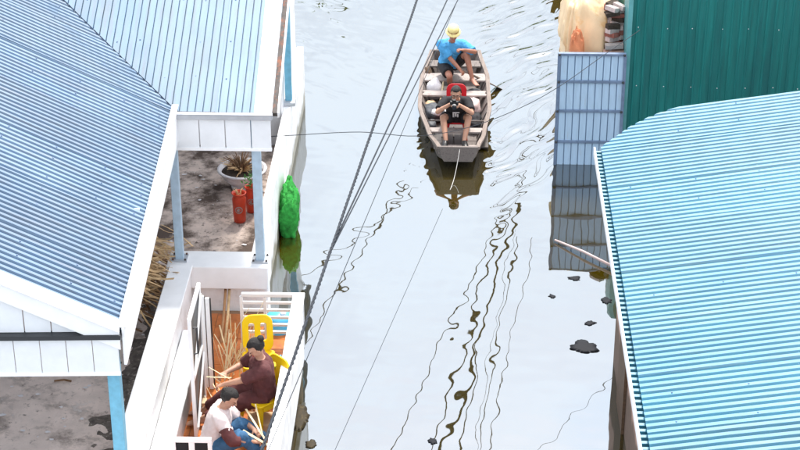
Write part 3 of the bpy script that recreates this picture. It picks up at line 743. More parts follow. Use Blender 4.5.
# ------------------------------------------------------------------ draped tarpaulin heap and rubble behind the panel
def drape(name, label, cx, cy, w, d, h, m, flare=.25, seed=1, folds=7, z0=-.1, group=None, cat='tarpaulin', thick=.012):
    vs = []; nu, nv = 120, 48
    for j in range(nv+1):
        t = j/nv
        for i in range(nu):
            a = 2*math.pi*i/nu; ca, sa = math.cos(a), math.sin(a)
            sx = math.copysign(abs(ca)**.6, ca); sy = math.copysign(abs(sa)**.6, sa)
            if t < .35: r = (t/.35)*.86; z = h*(1 - .10*(t/.35)**2)
            else:
                s = (t-.35)/.65; r = .86 + flare*s**1.2 + .10*math.sin(min(1, s*4)*1.57); z = h*.90*(1-s) + z0*s
            s = max(0, (t-.25)/.75)
            fold = ((.085 if folds > 9 else .13)*(abs(math.sin(folds*a*.5 + 3*noise.noise(Vector((ca*3, sa*3, seed)))))*2-1) + .05*noise.noise(Vector((ca*5, sa*5, t*2+seed))))*(.45+.55*s if folds > 9 else s)
            cr_ = .06*(1-2*abs(noise.noise(Vector((ca*3.2*r, sa*3.2*r, z*2.2+seed))))) + .03*(1-2*abs(noise.noise(Vector((ca*8*r, sa*8*r, z*5+seed)))))
            fold += cr_*(.3+s); bump_ = .05*noise.noise(Vector((ca*2.5*r, sa*2.5*r, seed+7))) + .5*cr_
            vs.append((max(1.745 if z < 1.5 else 1.66, cx + sx*w/2*(r+fold)), cy + sy*d/2*(r+fold), z + bump_*h*.8*(1-s*.6)))
    fs = []
    for j in range(nv):
        for i in range(nu): fs.append((j*nu+i, j*nu+(i+1)%nu, (j+1)*nu+(i+1)%nu, (j+1)*nu+i))
    o = build(MB().add(vs, fs), name, M[m], None, True)
    s = o.modifiers.new('s', 'SOLIDIFY'); s.thickness = thick
    return tag(o, label, cat, group)
drape('tarpaulin', 'cream tarpaulin draped over a tall heap behind the pale blue panel', 2.13, 26.1, .84, 1.5, 2.36, 'tarp', .34, 3, 15)
drape('tarpaulin', 'small crumpled orange tarpaulin at the foot of the cream tarpaulin', 1.88, 25.05, .24, .34, 1.96, 'orange_tarp', .35, 9, 4)
random.seed(11)
bx_ = aty(613, 40, 25.2).x
bm_ = MB().box((-.1,-.05,-.033), (.1,.05,.033)).mesh('brick'); bm_.materials.append(M['brick'])
bm2 = bm_.copy(); bm2.materials.clear(); bm2.materials.append(M['brick_pale'])
bm3 = bm_.copy(); bm3.materials.clear(); bm3.materials.append(M['soil'])
stack = thing('brick_stack', 'tumbled stack of loose dark and pale bricks between tarpaulin and teal wall', 'bricks', (2.52, 25.3, 0))
build(MB().box((2.40, 25.22, -.3), (2.58, 25.7, 1.15)), 'core', M['soil'], stack)
for lv in range(17):
    for k in range(3):
        z = 1.18 + lv*.068
        if random.random() < .12: continue
        o = bpy.data.objects.new('brick', random.choice((bm_, bm3, bm2, bm2))); col.objects.link(o)
        o.location = (2.50 - .1 + .1*(k % 2) + random.uniform(-.02,.02), 25.24 + .11*k + random.uniform(-.01,.01), z)
        o.rotation_euler = (random.uniform(-.15,.15), random.uniform(-.2,.2), random.uniform(-.9,.9)); o.parent = stack
        o.matrix_parent_inverse = Matrix.Translation(-Vector(stack.location))
for k in range(4):
    z = 1.42 + .095*k
    o = build(MB().obox((2.24+.02*k, 25.02, z), (.36-.03*k,.02,.01), (.0,.12,0), (0,0,.06)), 'plank', M['boatpale' if k % 2 else 'pinkwall'])
    tag(o, 'short %s plank, %s in the small pile above the pale blue panel' % (('pinkish','bleached','pinkish','bleached')[k], ('lowest','second lowest','second highest','topmost')[k]), 'plank', 'planks piled by the teal wall')
mb = MB().box((2.22, 25.0, -.3), (2.585, 25.16, 1.415)); tag(build(mb, 'rubble_pier', M['brick'], None, bevel=.01), 'rough brick pier carrying the plank pile behind the pale blue panel', 'pier')
# brown plank landing further up the lane, mirrored in the water
land = thing('plank_landing', 'brown plank wall of a landing further up the flooded lane', 'landing', (2.6, 32.6, 0))
for k in range(10):
    build(MB().box((1.95+.2*k, 32.5, -.3), (2.14+.2*k, 32.55, .42 + random.uniform(-.06,.06))), 'plank', M['brownwood'], land)

# ------------------------------------------------------------------ people
def ik(a, t, l1, l2, pole):
    a, t, pole = Vector(a), Vector(t), Vector(pole); d = t - a; L = min(d.length, (l1+l2)*.995)
    d.normalize(); t = a + d*L
    x = (l1*l1 - l2*l2 + L*L)/(2*L); h = math.sqrt(max(0, l1*l1 - x*x))
    p = pole - d*pole.dot(d); p.normalize()
    return a + d*x + p*h, t
def oval(c, X, Y, rx, ry, n=20): return [c + X*rx*math.cos(2*math.pi*j/n) + Y*ry*math.sin(2*math.pi*j/n) for j in range(n)]
def hand(mb, w, d, nrm, side, curl=.5, k=1.0):
    """palm and five fingers; d along the hand, nrm out of the back of the hand, side = thumb direction"""
    d = Vector(d).normalized(); nrm = Vector(nrm); nrm = (nrm - d*nrm.dot(d)).normalized(); s = d.cross(nrm); s = s if s.dot(Vector(side)) > 0 else -s
    L = .088*k
    mb.rings([oval(w - d*.02, s, nrm, .026*k, .020*k, 12), oval(w + d*.02, s, nrm, .034*k, .018*k, 12), oval(w + d*L*.7, s, nrm, .042*k, .016*k, 12), oval(w + d*L, s, nrm, .040*k, .013*k, 12)])
    for i, (off, ln) in enumerate(((.030,.070),(.010,.080),(-.010,.074),(-.029,.058))):
        p = w + d*(L-.012) + s*off*k; dd = d.copy(); r = .0098*k
        for q, fr_ in enumerate((.45,.32,.25)):
            rot = Matrix.Rotation(-curl*(.8+.25*q), 3, s) if (Matrix.Rotation(-.1, 3, s) @ d).dot(nrm) < 0 else Matrix.Rotation(curl*(.8+.25*q), 3, s)
            dd = rot @ dd; e = p + dd*ln*fr_*k; mb.capsule(p, e, r, r*.9, 8); p = e; r *= .92
    p = w + d*.022*k + s*.028*k; dd = (d*.55 + s*.75 - nrm*.35).normalized()
    for q, ln in enumerate((.036,.034)):
        e = p + dd*ln*k; mb.capsule(p, e, .0125*k, .0105*k, 8); p = e; dd = (dd*.7 + d*.5 - nrm*.25).normalized()
def foot(mb, an, d, k=1.0, r=0.0):
    d = Vector((d[0], d[1], 0)).normalized(); s = Vector((-d.y, d.x, 0)); z = an.z - .075*k
    U = Vector((0,0,1))
    def rg(f, w, h, lift=0): return oval(Vector((an.x, an.y, z + h/2 + lift)) + d*f*k, s, U, w*k + r, h/2*k + r, 14)
    mb.rings([rg(-.055,.022,.05), rg(-.035,.034,.075), rg(.02,.036,.085), rg(.09,.042,.055), rg(.135,.045,.036), rg(.175,.034,.024), rg(.19,.018,.016)])
    if r == 0:
        for i, o in enumerate((.032,.014,0,-.013,-.026)):
            mb.capsule(Vector((an.x, an.y, z+.012)) + d*.16*k + s*o, Vector((an.x, an.y, z+.010)) + d*(.195 - .008*i)*k + s*o, .010, .009, 8)
def person(label, P, Nk, fwd, Hc, hf, hands, feet, epole, kpole, skin, k=1.0, group=None, hdir=None, curl=.6, toes=None, feet_bare=True, sh_w=.175):
    """P pelvis, Nk neck base, fwd torso facing, Hc head centre, hf head facing; hands/feet = (left, right) targets"""
    P, Nk, fwd, Hc, hf = map(Vector, (P, Nk, fwd, Hc, hf))
    root = thing('person', label, 'person', (P.x, P.y, min(feet[0][2], feet[1][2])), group)
    ax = (Nk-P).normalized(); f = (fwd - ax*fwd.dot(ax)).normalized(); lf = ax.cross(f).normalized()
    T = (Nk-P).length; b = MB(); J = dict(P=P, ax=ax, f=f, lf=lf, T=T, Nk=Nk)
    def tr(t, rx, ry, o=0): return oval(P + ax*T*t + f*o, lf, f, rx*k, ry*k)
    b.rings([tr(-.14,.10,.08), tr(-.08,.155,.105), tr(.05,.162,.112), tr(.28,.135,.098), tr(.5,.145,.105,.005), tr(.7,.160,.110,.005), tr(.86,.150,.090), tr(.95,.09,.065), tr(1.0,.06,.055)])
    hd = (Hc - Nk).normalized(); b.capsule(Nk - ax*.05, Nk.lerp(Hc, .6), .060*k, .052*k)
    hf = (hf).normalized(); hu = (Vector((0,0,1)) if abs(hf.z) < .9 else ax); hl = hu.cross(hf).normalized(); hu = hf.cross(hl).normalized()
    J.update(Hc=Hc, hf=hf, hu=hu, hl=hl)
    b.ellipsoid(Hc + hu*.03*k - hf*.012*k, hl*.076*k, hf*.094*k, hu*.092*k)
    b.ellipsoid(Hc - hu*.025*k + hf*.018*k, hl*.062*k, hf*.070*k, hu*.088*k)
    b.capsule(Hc - hu*.055*k + hf*.03*k, Hc - hu*.092*k + hf*.060*k, .045*k, .024*k)          # jaw and chin
    b.capsule(Hc + hu*.020*k + hf*.082*k, Hc - hu*.022*k + hf*.108*k, .009*k, .016*k, 8)       # nose
    b.capsule(Hc + hu*.034*k + hf*.078*k - hl*.04*k, Hc + hu*.034*k + hf*.078*k + hl*.04*k, .012*k, .012*k, 8)   # brow
    for s in (-1, 1): b.ellipsoid(Hc + hl*s*.078*k - hf*.008*k - hu*.005*k, hl*.010*k, hf*.020*k, hu*.032*k, 8, 6)
    J['arm'] = []; J['leg'] = []
    for i, s in enumerate((1, -1)):
        sj = P + ax*T*.86 + lf*s*sh_w*k
        el, wr = ik(sj, hands[i], .285*k, .25*k, epole[i])
        b.capsule(sj - lf*s*.03, sj, .062*k, .058*k); b.capsule(sj, el, .053*k, .041*k); b.capsule(el, el.lerp(wr, .35), .041*k, .041*k); b.capsule(el.lerp(wr, .35), wr, .040*k, .027*k)
        dd = Vector(hdir[i]) if hdir else (wr-el).normalized()
        hand(b, wr, dd, Vector((0,0,1)) if abs(dd.z) < .8 else f, lf*(-s) + f*.3, curl, k)
        J['arm'].append((sj, el, wr))
        hj = P + lf*s*.092*k - ax*.03; kn, an = ik(hj, feet[i], .43*k, .41*k, kpole[i])
        b.capsule(hj, kn, .086*k, .056*k); b.capsule(kn, kn.lerp(an, .32), .054*k, .056*k); b.capsule(kn.lerp(an, .32), an, .055*k, .036*k)
        if feet_bare: foot(b, an, toes[i] if toes else fwd, k)
        J['leg'].append((hj, kn, an))
    body = blend(b, 'body', M[skin], root, .0065, 3, .5)
    e = MB(); mth = MB()
    for s in (-1, 1): e.ellipsoid(Hc + hu*.016*k + hf*.083*k + hl*s*.031*k, hl*.014*k, hf*.008*k, hu*.006*k, 8, 6)
    build(e, 'eye', M['hair'], body, True)
    mth.ellipsoid(Hc - hu*.052*k + hf*.088*k, hl*.024*k, hf*.008*k, hu*.006*k, 8, 6); build(mth, 'mouth', M['red_glaze'], body, True)
    return root, body, J
def shirt(J, m, parent, k=1.0, sleeve=.75, grow=.018, low=-.02, name='shirt', wr=.004, long=False):
    P, ax, f, lf, T = J['P'], J['ax'], J['f'], J['lf'], J['T']; b = MB()
    def tr(t, rx, ry, o=0): return oval(P + ax*T*t + f*o, lf, f, rx*k + grow, ry*k + grow, 24)
    b.rings([tr(low,.160,.112), tr(.12,.155,.112), tr(.28,.142,.106), tr(.5,.150,.110,.005), tr(.7,.166,.114,.005), tr(.86,.158,.098), tr(.95,.105,.075), tr(.985,.070,.060)])
    for (sj, el, wr_) in J['arm']:
        e = sj.lerp(el, sleeve)
        d = (e-sj).normalized(); x = d.orthogonal().normalized(); y = d.cross(x)
        b.capsule(sj - lf*(.05 if (sj-P).dot(lf) > 0 else -.05), sj, .082*k, .080*k)
        rr = [(sj - d*.04, .070), (sj + d*.02, .080), (sj.lerp(e,.5), .074), (e, .068)]
        if long:
            rr = [(sj - d*.03, .06), (sj + d*.02, .072), (sj.lerp(el,.6), .062), (el, .056)]
            b.rings([oval(c, x, y, r*k, r*k) for c, r in rr])
            b.capsule(el, el, .055*k, .055*k); d2 = (wr_-el).normalized(); x2 = d2.orthogonal().normalized(); y2 = d2.cross(x2)
            b.rings([oval(c, x2, y2, r*k, r*k) for c, r in ((el - d2*.02, .054), (el.lerp(wr_,.5), .05), (el.lerp(wr_, sleeve), .044))])
        else: b.rings([oval(c, x, y, r*k, r*k) for c, r in rr])
    return blend(b, name, M[m], parent, .010, 2, .8, wr, 13)
def trousers(J, m, parent, k=1.0, length=.6, grow=.018, name='shorts', wr=.004, top=.10):
    """length counts 0..1 down the thigh and 1..2 down the shin"""
    P, ax, f, lf, T = J['P'], J['ax'], J['f'], J['lf'], J['T']; b = MB()
    def tr(t, rx, ry): return oval(P + ax*T*t, lf, f, rx*k + grow, ry*k + grow, 24)
    b.rings([tr(-.16,.11,.09), tr(-.08,.155,.108), tr(.03,.162,.114), tr(top,.152,.108)])
    for (hj, kn, an) in J['leg']:
        d = (kn-hj).normalized(); x = d.orthogonal().normalized(); y = d.cross(x); e = hj.lerp(kn, min(1, length))
        b.rings([oval(c, x, y, r*k, r*k) for c, r in ((hj - d*.03, .085+grow*.6), (hj.lerp(e,.4), .088+grow*.7), (e, .074+grow))])
        if length > 1:
            b.capsule(kn, kn, .064*k+grow*.3, .064*k+grow*.3); d2 = (an-kn).normalized(); x = d2.orthogonal().normalized(); y = d2.cross(x); e2 = kn.lerp(an, length-1)
            b.rings([oval(c, x, y, r*k, r*k) for c, r in ((kn - d2*.02, .064), (kn.lerp(e2,.4), .068), (e2, .062))])
    return blend(b, name, M[m], parent, .010, 2, .8, wr, 12)
def hair(J, parent, k=1.0, bun=None, back=0.0):
    Hc, hf, hu, hl = J['Hc'], J['hf'], J['hu'], J['hl']; vs = []; n, m_ = 40, 26
    c = Hc + hu*.030*k - hf*.012*k; rg = []
    for i in range(m_+1):
        t = math.pi*(i+.2)/(m_+.4) - math.pi/2; ring = []
        for j in range(n):
            a = 2*math.pi*j/n; dl, df_, du = math.cos(t)*math.cos(a), math.cos(t)*math.sin(a), math.sin(t)
            r = 1.0 + .05*noise.noise(Vector((dl*6, df_*6, du*3)))
            face = max(0, min(1, (df_ - .10)/.25)) * max(0, min(1, (.55 - du)/.2))
            low = max(0, min(1, (-du - .35 - back)/.2))
            r *= 1 - .35*max(face, low)
            ring.append(c + hl*dl*.087*k*r + hf*df_*.106*k*r + hu*du*.103*k*r)
        rg.append(ring)
    b = MB(); b.rings(rg)
    if bun: b.ellipsoid(Hc - hf*bun[0] + hu*bun[1], hl*bun[2], hf*bun[2], hu*bun[2]*.9)
    return build(b, 'hair', M['hair'], parent, True)

# ------------------------------------------------------------------ wooden boat
boat = thing('rowing_boat', 'weathered flat-bottomed wooden boat carrying two men along the flooded lane', 'boat', (.1, 26.2, 0))
BY0, BL = 24.38, 3.9
def interp(s, tab):
    for (a, va), (b, vb) in zip(tab[:-1], tab[1:]):
        if a <= s <= b:
            t = (s-a)/(b-a); t = t*t*(3-2*t)*.5 + t*.5; return va + (vb-va)*t
    return tab[-1][1]
HW = [(0,.29),(.16,.42),(.45,.555),(.75,.54),(1,.40)]; RZt = [(0,.37),(.2,.31),(.5,.28),(.8,.31),(1,.38)]; BZt = [(0,.15),(.14,.0),(.3,-.014),(.85,-.014),(1,.08)]
def bcx(s): return .145 - .075*math.sin(min(1, s*1.6)*1.57) + .02*s
def sect(s, ins=0.0):
    hw, rz, bz = interp(s, HW)-ins, interp(s, RZt), interp(s, BZt)+ins; cx = bcx(s); y = BY0 + BL*s
    bw = hw*.74
    return [Vector((cx-hw, y, rz)), Vector((cx-(hw*.42+bw*.58)*1.01, y, bz+(rz-bz)*.42)), Vector((cx-bw, y, bz)), Vector((cx+bw, y, bz)), Vector((cx+(hw*.42+bw*.58)*1.01, y, bz+(rz-bz)*.42)), Vector((cx+hw, y, rz))]
ns = 30; vs = []; fs = []
for i in range(ns+1):
    s = i/ns; a = sect(s); b = sect(s, .028)
    b[0].z = a[0].z; b[-1].z = a[-1].z; vs += a + b[::-1]
for i in range(ns):
    for j in range(12): fs.append((i*12+j, i*12+(j+1)%12, (i+1)*12+(j+1)%12, (i+1)*12+j))
build(MB().add(vs, fs), 'hull', M['boatwood'], boat)
for s0, nm in ((0, 'bow_board'), (1, 'stern_board')):
    a = sect(s0); dy = Vector((0, .03 if s0 == 0 else -.03, 0)); off = Vector((0, -.012 if s0 == 0 else .012, 0))
    top = [p + off for p in a]; inn = [p + dy for p in a]
    top[0].z += .02; top[-1].z += .02; inn[0].z += .02; inn[-1].z += .02
    build(MB().add(top + inn, [tuple(range(6)), tuple(range(11, 5, -1))] + [(j, (j+1)%6, 6+(j+1)%6, 6+j) for j in range(6)]), nm, M['boatwood'], boat)
for sd in (0, 5):
    r1 = []
    for i in range(ns+1):
        s = i/ns; p = sect(s)[sd]; cx = 1 if sd else -1
        r1.append([p + Vector((cx*.028,0,-.018)), p + Vector((cx*.028,0,.020)), p + Vector((-cx*.034,0,.020)), p + Vector((-cx*.034,0,-.018))])
    build(MB().rings(r1), 'gunwale', M['boatrim'], boat)
    q = MB()
for i in range(9):
    s = .1 + .1*i; a = sect(s, .03); r1 = MB()
    for p, q in zip(a[:-1], a[1:]): r1.bar(p, q, .035, .03, (0,1,0))
    build(r1, 'rib', M['boatwood'], boat)
for k in range(5):      # bottom boards
    x = -.36 + .18*k
    pts0 = []
    mbp = MB(); mbp.obox((bcx(.5)+x, BY0+.75, .022 + random.uniform(-.006,.006)), (.165,0,0), (0, 2.6,0), (0,0,.022)); build(mbp, 'bottom_board', M['boatwet' if k != 3 else 'boatwood'], boat)
def thwart(yy, w, zoff=-.015, m='boatpale', name='thwart', th=.03):
    s = (yy-BY0)/BL; hw = interp(s, HW)-.035; z = interp(s, RZt)+zoff; c = bcx(s)
    return build(MB().obox((c-hw, yy-w/2, z-th), (2*hw,0,0), (0,w,0), (0,0,th)), name, M[m], boat, bevel=.004)
thwart(25.22, .16); thwart(26.72, .20); thwart(27.32, .30, .0); thwart(27.85, .26, -.01, 'boatwood'); 
for k in range(4):      # fore deck
    yy = BY0 + .10 + .135*k; s = (yy-BY0)/BL; hw = interp(s, HW)-.05; c = bcx(s); z = interp(s, RZt) - .15 - .012*k
    build(MB().obox((c-hw, yy-.058, z), (2*hw,0,0), (0,.122,0), (0,0,.022)), 'deck_plank', M['boatpale' if k != 2 else 'boatrim'], boat, bevel=.003)
yy = 25.52; c = bcx((yy-BY0)/BL); hw = interp((yy-BY0)/BL, HW)
build(MB().tube([(c-hw-.02, yy, .31), (c, yy+.01, .31), (c+hw+.04, yy-.01, .31)], .013, 8), 'cross_pole', M['boatwood'], boat, True)
p0 = Vector((bcx(0)+.02, BY0-.02, .36)); p1 = atz(450, 190, 0.0)
rope = build(MB().tube([p0.lerp(p1, t) + Vector((0,0,-.10*math.sin(t*math.pi))) for t in np.linspace(0,1,12)], .0045, 6), 'mooring_rope', M['rope'], None, True)
tag(rope, 'thin pale rope trailing from the boat bow into the water', 'rope')
# cargo lying in the boat
def lump(name, label, cat, c, size, m, seed, rot=0, amp=.22, group=None):
    b = MB(); rg = []; n_, m_ = 20, 12; c = Vector(c)
    for i in range(m_):
        t = math.pi*(i+.3)/(m_-.4) - math.pi/2; ring = []
        for j in range(n_):
            a = 2*math.pi*j/n_; d = Vector((math.cos(t)*math.cos(a), math.cos(t)*math.sin(a), math.sin(t)))
            r = 1 + amp*noise.noise(d*2.1 + Vector((seed,0,0))) + amp*.6*noise.noise(d*5 + Vector((0,seed,0)))
            q = Vector((math.copysign(abs(d.x)**.8, d.x)*size[0]*r, math.copysign(abs(d.y)**.8, d.y)*size[1]*r, max(-.9*size[2], d.z*size[2]*r)))
            ring.append(c + Matrix.Rotation(rot, 3, 'Z') @ q + Vector((0,0,size[2]*.9)))
        rg.append(ring)
    o = build(b.rings(rg), name, M[m], None, True)
    return tag(o, label, cat, group)
fl = .045
lump('sack', 'crumpled white plastic sack tucked beside the stern seat of the boat', 'sack', (-.24, 27.02, fl), (.13,.14,.17), 'white_cloth', 1)
lump('sack', 'dusty pink sack lying in the boat behind the red chair', 'sack', (.36, 26.40, fl), (.14,.2,.13), 'pink_cloth', 2)
lump('fishing_net', 'dark heaped fishing net on the boat floor under the crossing pole', 'net', (-.24, 26.22, fl), (.16,.26,.10), 'grey_plastic', 3, .2, .4)
lump('bag', 'small black bag beside the bow sitter in the boat', 'bag', (.40, 25.72, fl), (.10,.12,.10), 'black_cloth', 4)
lump('plastic_bag', 'small white plastic bag on the dark net in the boat', 'bag', (-.20, 26.05, .17), (.08,.07,.05), 'white_cloth', 5)
lump('sack', 'grey woven sack under the rear seat plank of the boat', 'sack', (.05, 27.02, fl), (.15,.10,.09), 'boatpale', 9)
lump('fishing_net', 'black tangled net against the right gunwale in the boat', 'net', (.42, 26.05, fl), (.09,.20,.08), 'black_cloth', 10, 0, .4)
lump('basket', 'tan lump of sacking between the net and the white sack in the boat', 'sacking', (-.30, 26.55, fl), (.10,.10,.08), 'cardboard', 12)
lump('sack', 'pale folded sacking on the boat floor behind the bow sitter', 'sacking', (-.05, 26.38, fl), (.12,.10,.05), 'white_cloth', 14, .4, .35)
lump('net_float', 'black rubber float between the two boat seat planks', 'float', (.24, 26.98, fl), (.10,.10,.09), 'black_plastic', 15, 0, .15)
lump('sack', 'brown sack against the left gunwale beside the rear seat of the boat', 'sack', (-.36, 27.55, fl), (.08,.14,.17), 'brownwood', 16)
o = build(MB().tube([(-.30, 25.55, .07), (-.16, 26.3, .16), (-.10, 27.1, .30)], [.016,.017,.015], 8), 'punting_pole', M['bamboo'], None, True); tag(o, 'short tan bamboo pole lying lengthwise over the net in the boat', 'pole')
bk = thing('bucket', 'small grey plastic bucket standing in the boat near the rear plank', 'bucket', (.40, 26.88, fl))
build(MB().lathe((.40, 26.88, fl), [(0,0),(.075,0),(.10,.19),(.108,.19),(.108,.2),(.094,.2),(.07,.015),(0,.012)], 22, False), 'pail', M['grey_plastic'], bk, True)
build(MB().tube([(.40 + .104*math.cos(a), 26.88 + .03*math.sin(a), fl + .19 - .05*math.sin(a)) for a in np.linspace(0, math.pi, 12)], .004, 6), 'bail', M['grey_metal'], bk, True)
lump('bag', 'dark grey bag on the boat floor near the left gunwale', 'bag', (-.28, 25.72, fl), (.09,.12,.09), 'grey_plastic', 6)

# plastic chairs
def outline_mesh(outer, holes, thick, bev=.006):
    cu = bpy.data.curves.new('o', 'CURVE'); cu.dimensions = '2D'; cu.fill_mode = 'BOTH'; cu.extrude = thick/2; cu.bevel_depth = bev; cu.bevel_resolution = 1
    for lp in [outer] + holes:
        sp = cu.splines.new('POLY'); sp.points.add(len(lp)-1); sp.use_cyclic_u = True
        for p, q in zip(sp.points, lp): p.co = (q[0], q[1], 0, 1)
    o = bpy.data.objects.new('o', cu); col.objects.link(o)
    dg = bpy.context.evaluated_depsgraph_get(); me = bpy.data.meshes.new_from_object(o.evaluated_get(dg))
    bpy.data.objects.remove(o); bpy.data.curves.remove(cu)
    return me
def rrect(x0, x1, y0, y1, r, n=6):
    out = []
    for cx, cy, a0 in ((x1-r,y1-r,0),(x0+r,y1-r,90),(x0+r,y0+r,180),(x1-r,y0+r,270)):
        out += [(cx + r*math.cos(R(a0+90*i/n)), cy + r*math.sin(R(a0+90*i/n))) for i in range(n+1)]
    return out
def chair(label, loc, rz, m, seat_h=.40, w=.40, back_h=.42, group=None, holes=True, k=1.0):
    root = thing('chair', label, 'chair', loc, group); root.rotation_euler = (0,0,rz)
    def part(name, me, mw):
        me.transform(mw); me.materials.clear(); me.materials.append(M[m]); o = bpy.data.objects.new(name, me); col.objects.link(o); o.parent = root
        return o
    w *= k; seat_h *= k; back_h *= k; d = .38*k
    part('seat', outline_mesh(rrect(-w/2, w/2, -d/2, d/2, .05*k), [], .018), Matrix.Translation((0,0,seat_h)))
    hs = [rrect(-w*.30, -w*.08, back_h*.30, back_h*.80, w*.08), rrect(w*.08, w*.30, back_h*.30, back_h*.80, w*.08)] if holes else []
    mw = Matrix.Translation((0, d/2-.01, seat_h+.005)) @ Matrix.Rotation(R(90-12), 4, 'X')
    part('backrest', outline_mesh(rrect(-w*.47, w*.47, 0, back_h, w*.30, 8), hs, .014), mw)
    for sx in (-1, 1):
        for sy in (-1, 1):
            b = MB(); t = Vector((sx*(w/2-.04), sy*(d/2-.04), seat_h-.012)); g_ = Vector((sx*(w/2+.005), sy*(d/2+.01), 0))
            x = Vector((sx*.5, -sy*.0, 0)).normalized(); b.rings([[c + Vector((a*q, e*q, 0)) for a, e in ((-1,-1),(1,-1),(1,1),(-1,1))] for c, q in ((t, .026), (t.lerp(g_,.5), .021), (g_, .017))])
            part('leg', b.mesh('leg'), Matrix.Identity(4))
    for sx in (-1, 1): part('apron', MB().box((sx*w/2-.006, -d/2+.05, seat_h-.06), (sx*w/2+.006, d/2-.05, seat_h+.004)).mesh('apron'), Matrix.Identity(4))
    return root
chair('red plastic chair behind the man in black in the boat', (.11, 25.58, .04), 0, 'red_plastic', .28, .32, .47, holes=False)
yc = atz(260, 372, FZ+.4)
chair('empty yellow plastic chair with slotted back near the white porch railing', (yc.x-.03, 17.42, FZ+.006), R(8), 'yellow_plastic', .42, .36, .44)
w1p = atz(266, 393, .88); w1p.x = -1.985
chair('yellow plastic chair with the woman in maroon sitting on it', (w1p.x-.02, w1p.y, FZ+.006), R(-45), 'yellow_plastic', .38, .36, .40)
dr = thing('drum', 'sky blue plastic drum standing in the water behind the porch railing', 'drum', (-2.03, 18.86, 0))
build(MB().lathe((-2.03, 18.86, 0), [(0,-.5),(.17,-.5),(.18,.1),(.185,.12),(.18,.14),(.18,.42),(.187,.44),(.18,.46),(.165,.62),(.12,.66),(0,.67)], 26, False), 'drum_body', M['blue_plastic'], dr, True)
build(MB().lathe((-1.97, 18.84, .66), [(.03,0),(.035,.0),(.035,.03),(0,.03)], 12), 'drum_cap', M['white_clean'], dr)

# man in the bow with a camera
CAMP = Vector((.075, 24.94, .85))
r_, body, J = person('man in black T-shirt and glasses sitting in the boat bow holding up a camera', (.11, 25.50, .40), (.105, 25.24, .80), (0,-1,-.1), (.10, 25.12, .93), (-.05,-1,-.22),
    ((.145, 25.01, .80), (.02, 25.01, .81)), ((.235, 24.84, .285), (-.045, 24.84, .285)), ((.7,-.1,-.5), (-.7,-.1,-.5)), ((.42,-.3,1), (-.42,-.3,1)), 'skin', .96, hdir=((-.35,-1,.45), (.35,-1,.45)), curl=.75, toes=((.15,-1), (-.15,-1)), feet_bare=False)
shirt(J, 'black_cloth', r_, .96, .8); trousers(J, 'black_cloth', r_, .96, .72); hair(J, r_, .96, None, -.1)
for i, (h_, k_, a_) in enumerate(J['leg']):
    b = MB(); foot(b, a_, ((.15,-1),(-.15,-1))[i], .96, .008); build(b, 'shoe', M['black_plastic'], r_, True)
b = MB(); Hc, hf, hu, hl = J['Hc'], J['hf'], J['hu'], J['hl']
for s in (-1, 1): b.tube([Hc + hu*.016 + hf*.097 + hl*s*.034 + (hl*math.cos(a)*.026 + hu*math.sin(a)*.018) for a in np.linspace(0, 2*math.pi, 15)], .003, 6, False)
b.bar(Hc + hu*.016 + hf*.097 - hl*.01, Hc + hu*.016 + hf*.097 + hl*.01, .004); build(b, 'glasses', M['dark'], r_)
P_, ax, f_, lf_, T_ = J['P'], J['ax'], J['f'], J['lf'], J['T']
b = MB(); c = P_ + ax*T_*.52 + f_*.150
for (x0, x1, y0, y1) in ((-.055,-.03,-.05,.05),(-.02,.005,-.03,.05),(.012,.035,-.05,.03),(-.055,.05,.06,.085)):
    b.obox(c + lf_*x0 + ax*y0, lf_*(x1-x0), ax*(y1-y0), f_*.004)
build(b, 'shirt_print', M['white_cloth'], r_)
cm = thing('camera', 'black camera held to the face of the man in the boat bow', 'camera', CAMP)
b = MB(); b.box(CAMP + Vector((-.065,-.03,-.045)), CAMP + Vector((.065,.03,.04))); b.box(CAMP + Vector((-.03,-.028,.041)), CAMP + Vector((.03,.028,.066))); build(b, 'camera_body', M['black_plastic'], cm, bevel=.01)
b = MB(); b.tube([CAMP + Vector((0,-.03,-.004)), CAMP + Vector((0,-.10,-.012)), CAMP + Vector((0,-.105,-.012)), CAMP + Vector((0,-.14,-.016))], [.032,.032,.036,.037], 18); ln = build(b, 'lens', M['black_plastic'], cm, True)
b = MB(); b.tube([CAMP + Vector((0,-.1402,-.016)), CAMP + Vector((0,-.1425,-.016))], .028, 18); build(b, 'lens_glass', M['lens'], ln)
b = MB(); b.tube([CAMP + Vector((0,-.085,-.011)), CAMP + Vector((0,-.096,-.012))], .0335, 18); build(b, 'lens_ring', M['white_cloth'], ln)

# rower at the stern
rp_ = aty(449, 66, 27.42)
r_, body, J = person('man in sky blue shirt and yellow hat rowing from the boat stern', (rp_.x, 27.42, .50), (rp_.x+.045, 27.27, .95), (.12,-1,-.1), (rp_.x+.06, 27.19, 1.09), (.1,-1,-.30),
    (tuple(aty(463, 50, 27.0)), tuple(aty(464, 75, 26.98))), (tuple(atz(472, 78, .40)), tuple(atz(450, 88, .13))), ((.8,.1,-.3), (-.6,.3,-.4)), ((.35,-.4,1), (-.1,-.5,1)), 'skin_tan', .97, curl=.9, toes=((.5,-1), (-.1,-1)))
shirt(J, 'blue_shirt', r_, .97, .9, .022, wr=.014); trousers(J, 'black_cloth', r_, .97, .78, .022); hair(J, r_, .97)
Hc, hf, hu, hl = J['Hc'], J['hf'], J['hu'], J['hl']
hat = thing('sun_hat', 'yellow brimmed hat with brown band on the rower', 'hat', Hc + hu*.07)
cc = Hc + hu*.062 - hf*.01
def hring(r, z, dz=0): return [cc + hl*math.cos(a)*r*.93 + hf*math.sin(a)*r*1.08 + hu*(z + dz*math.cos(2*a)) for a in np.linspace(0, 2*math.pi, 29)[:-1]]
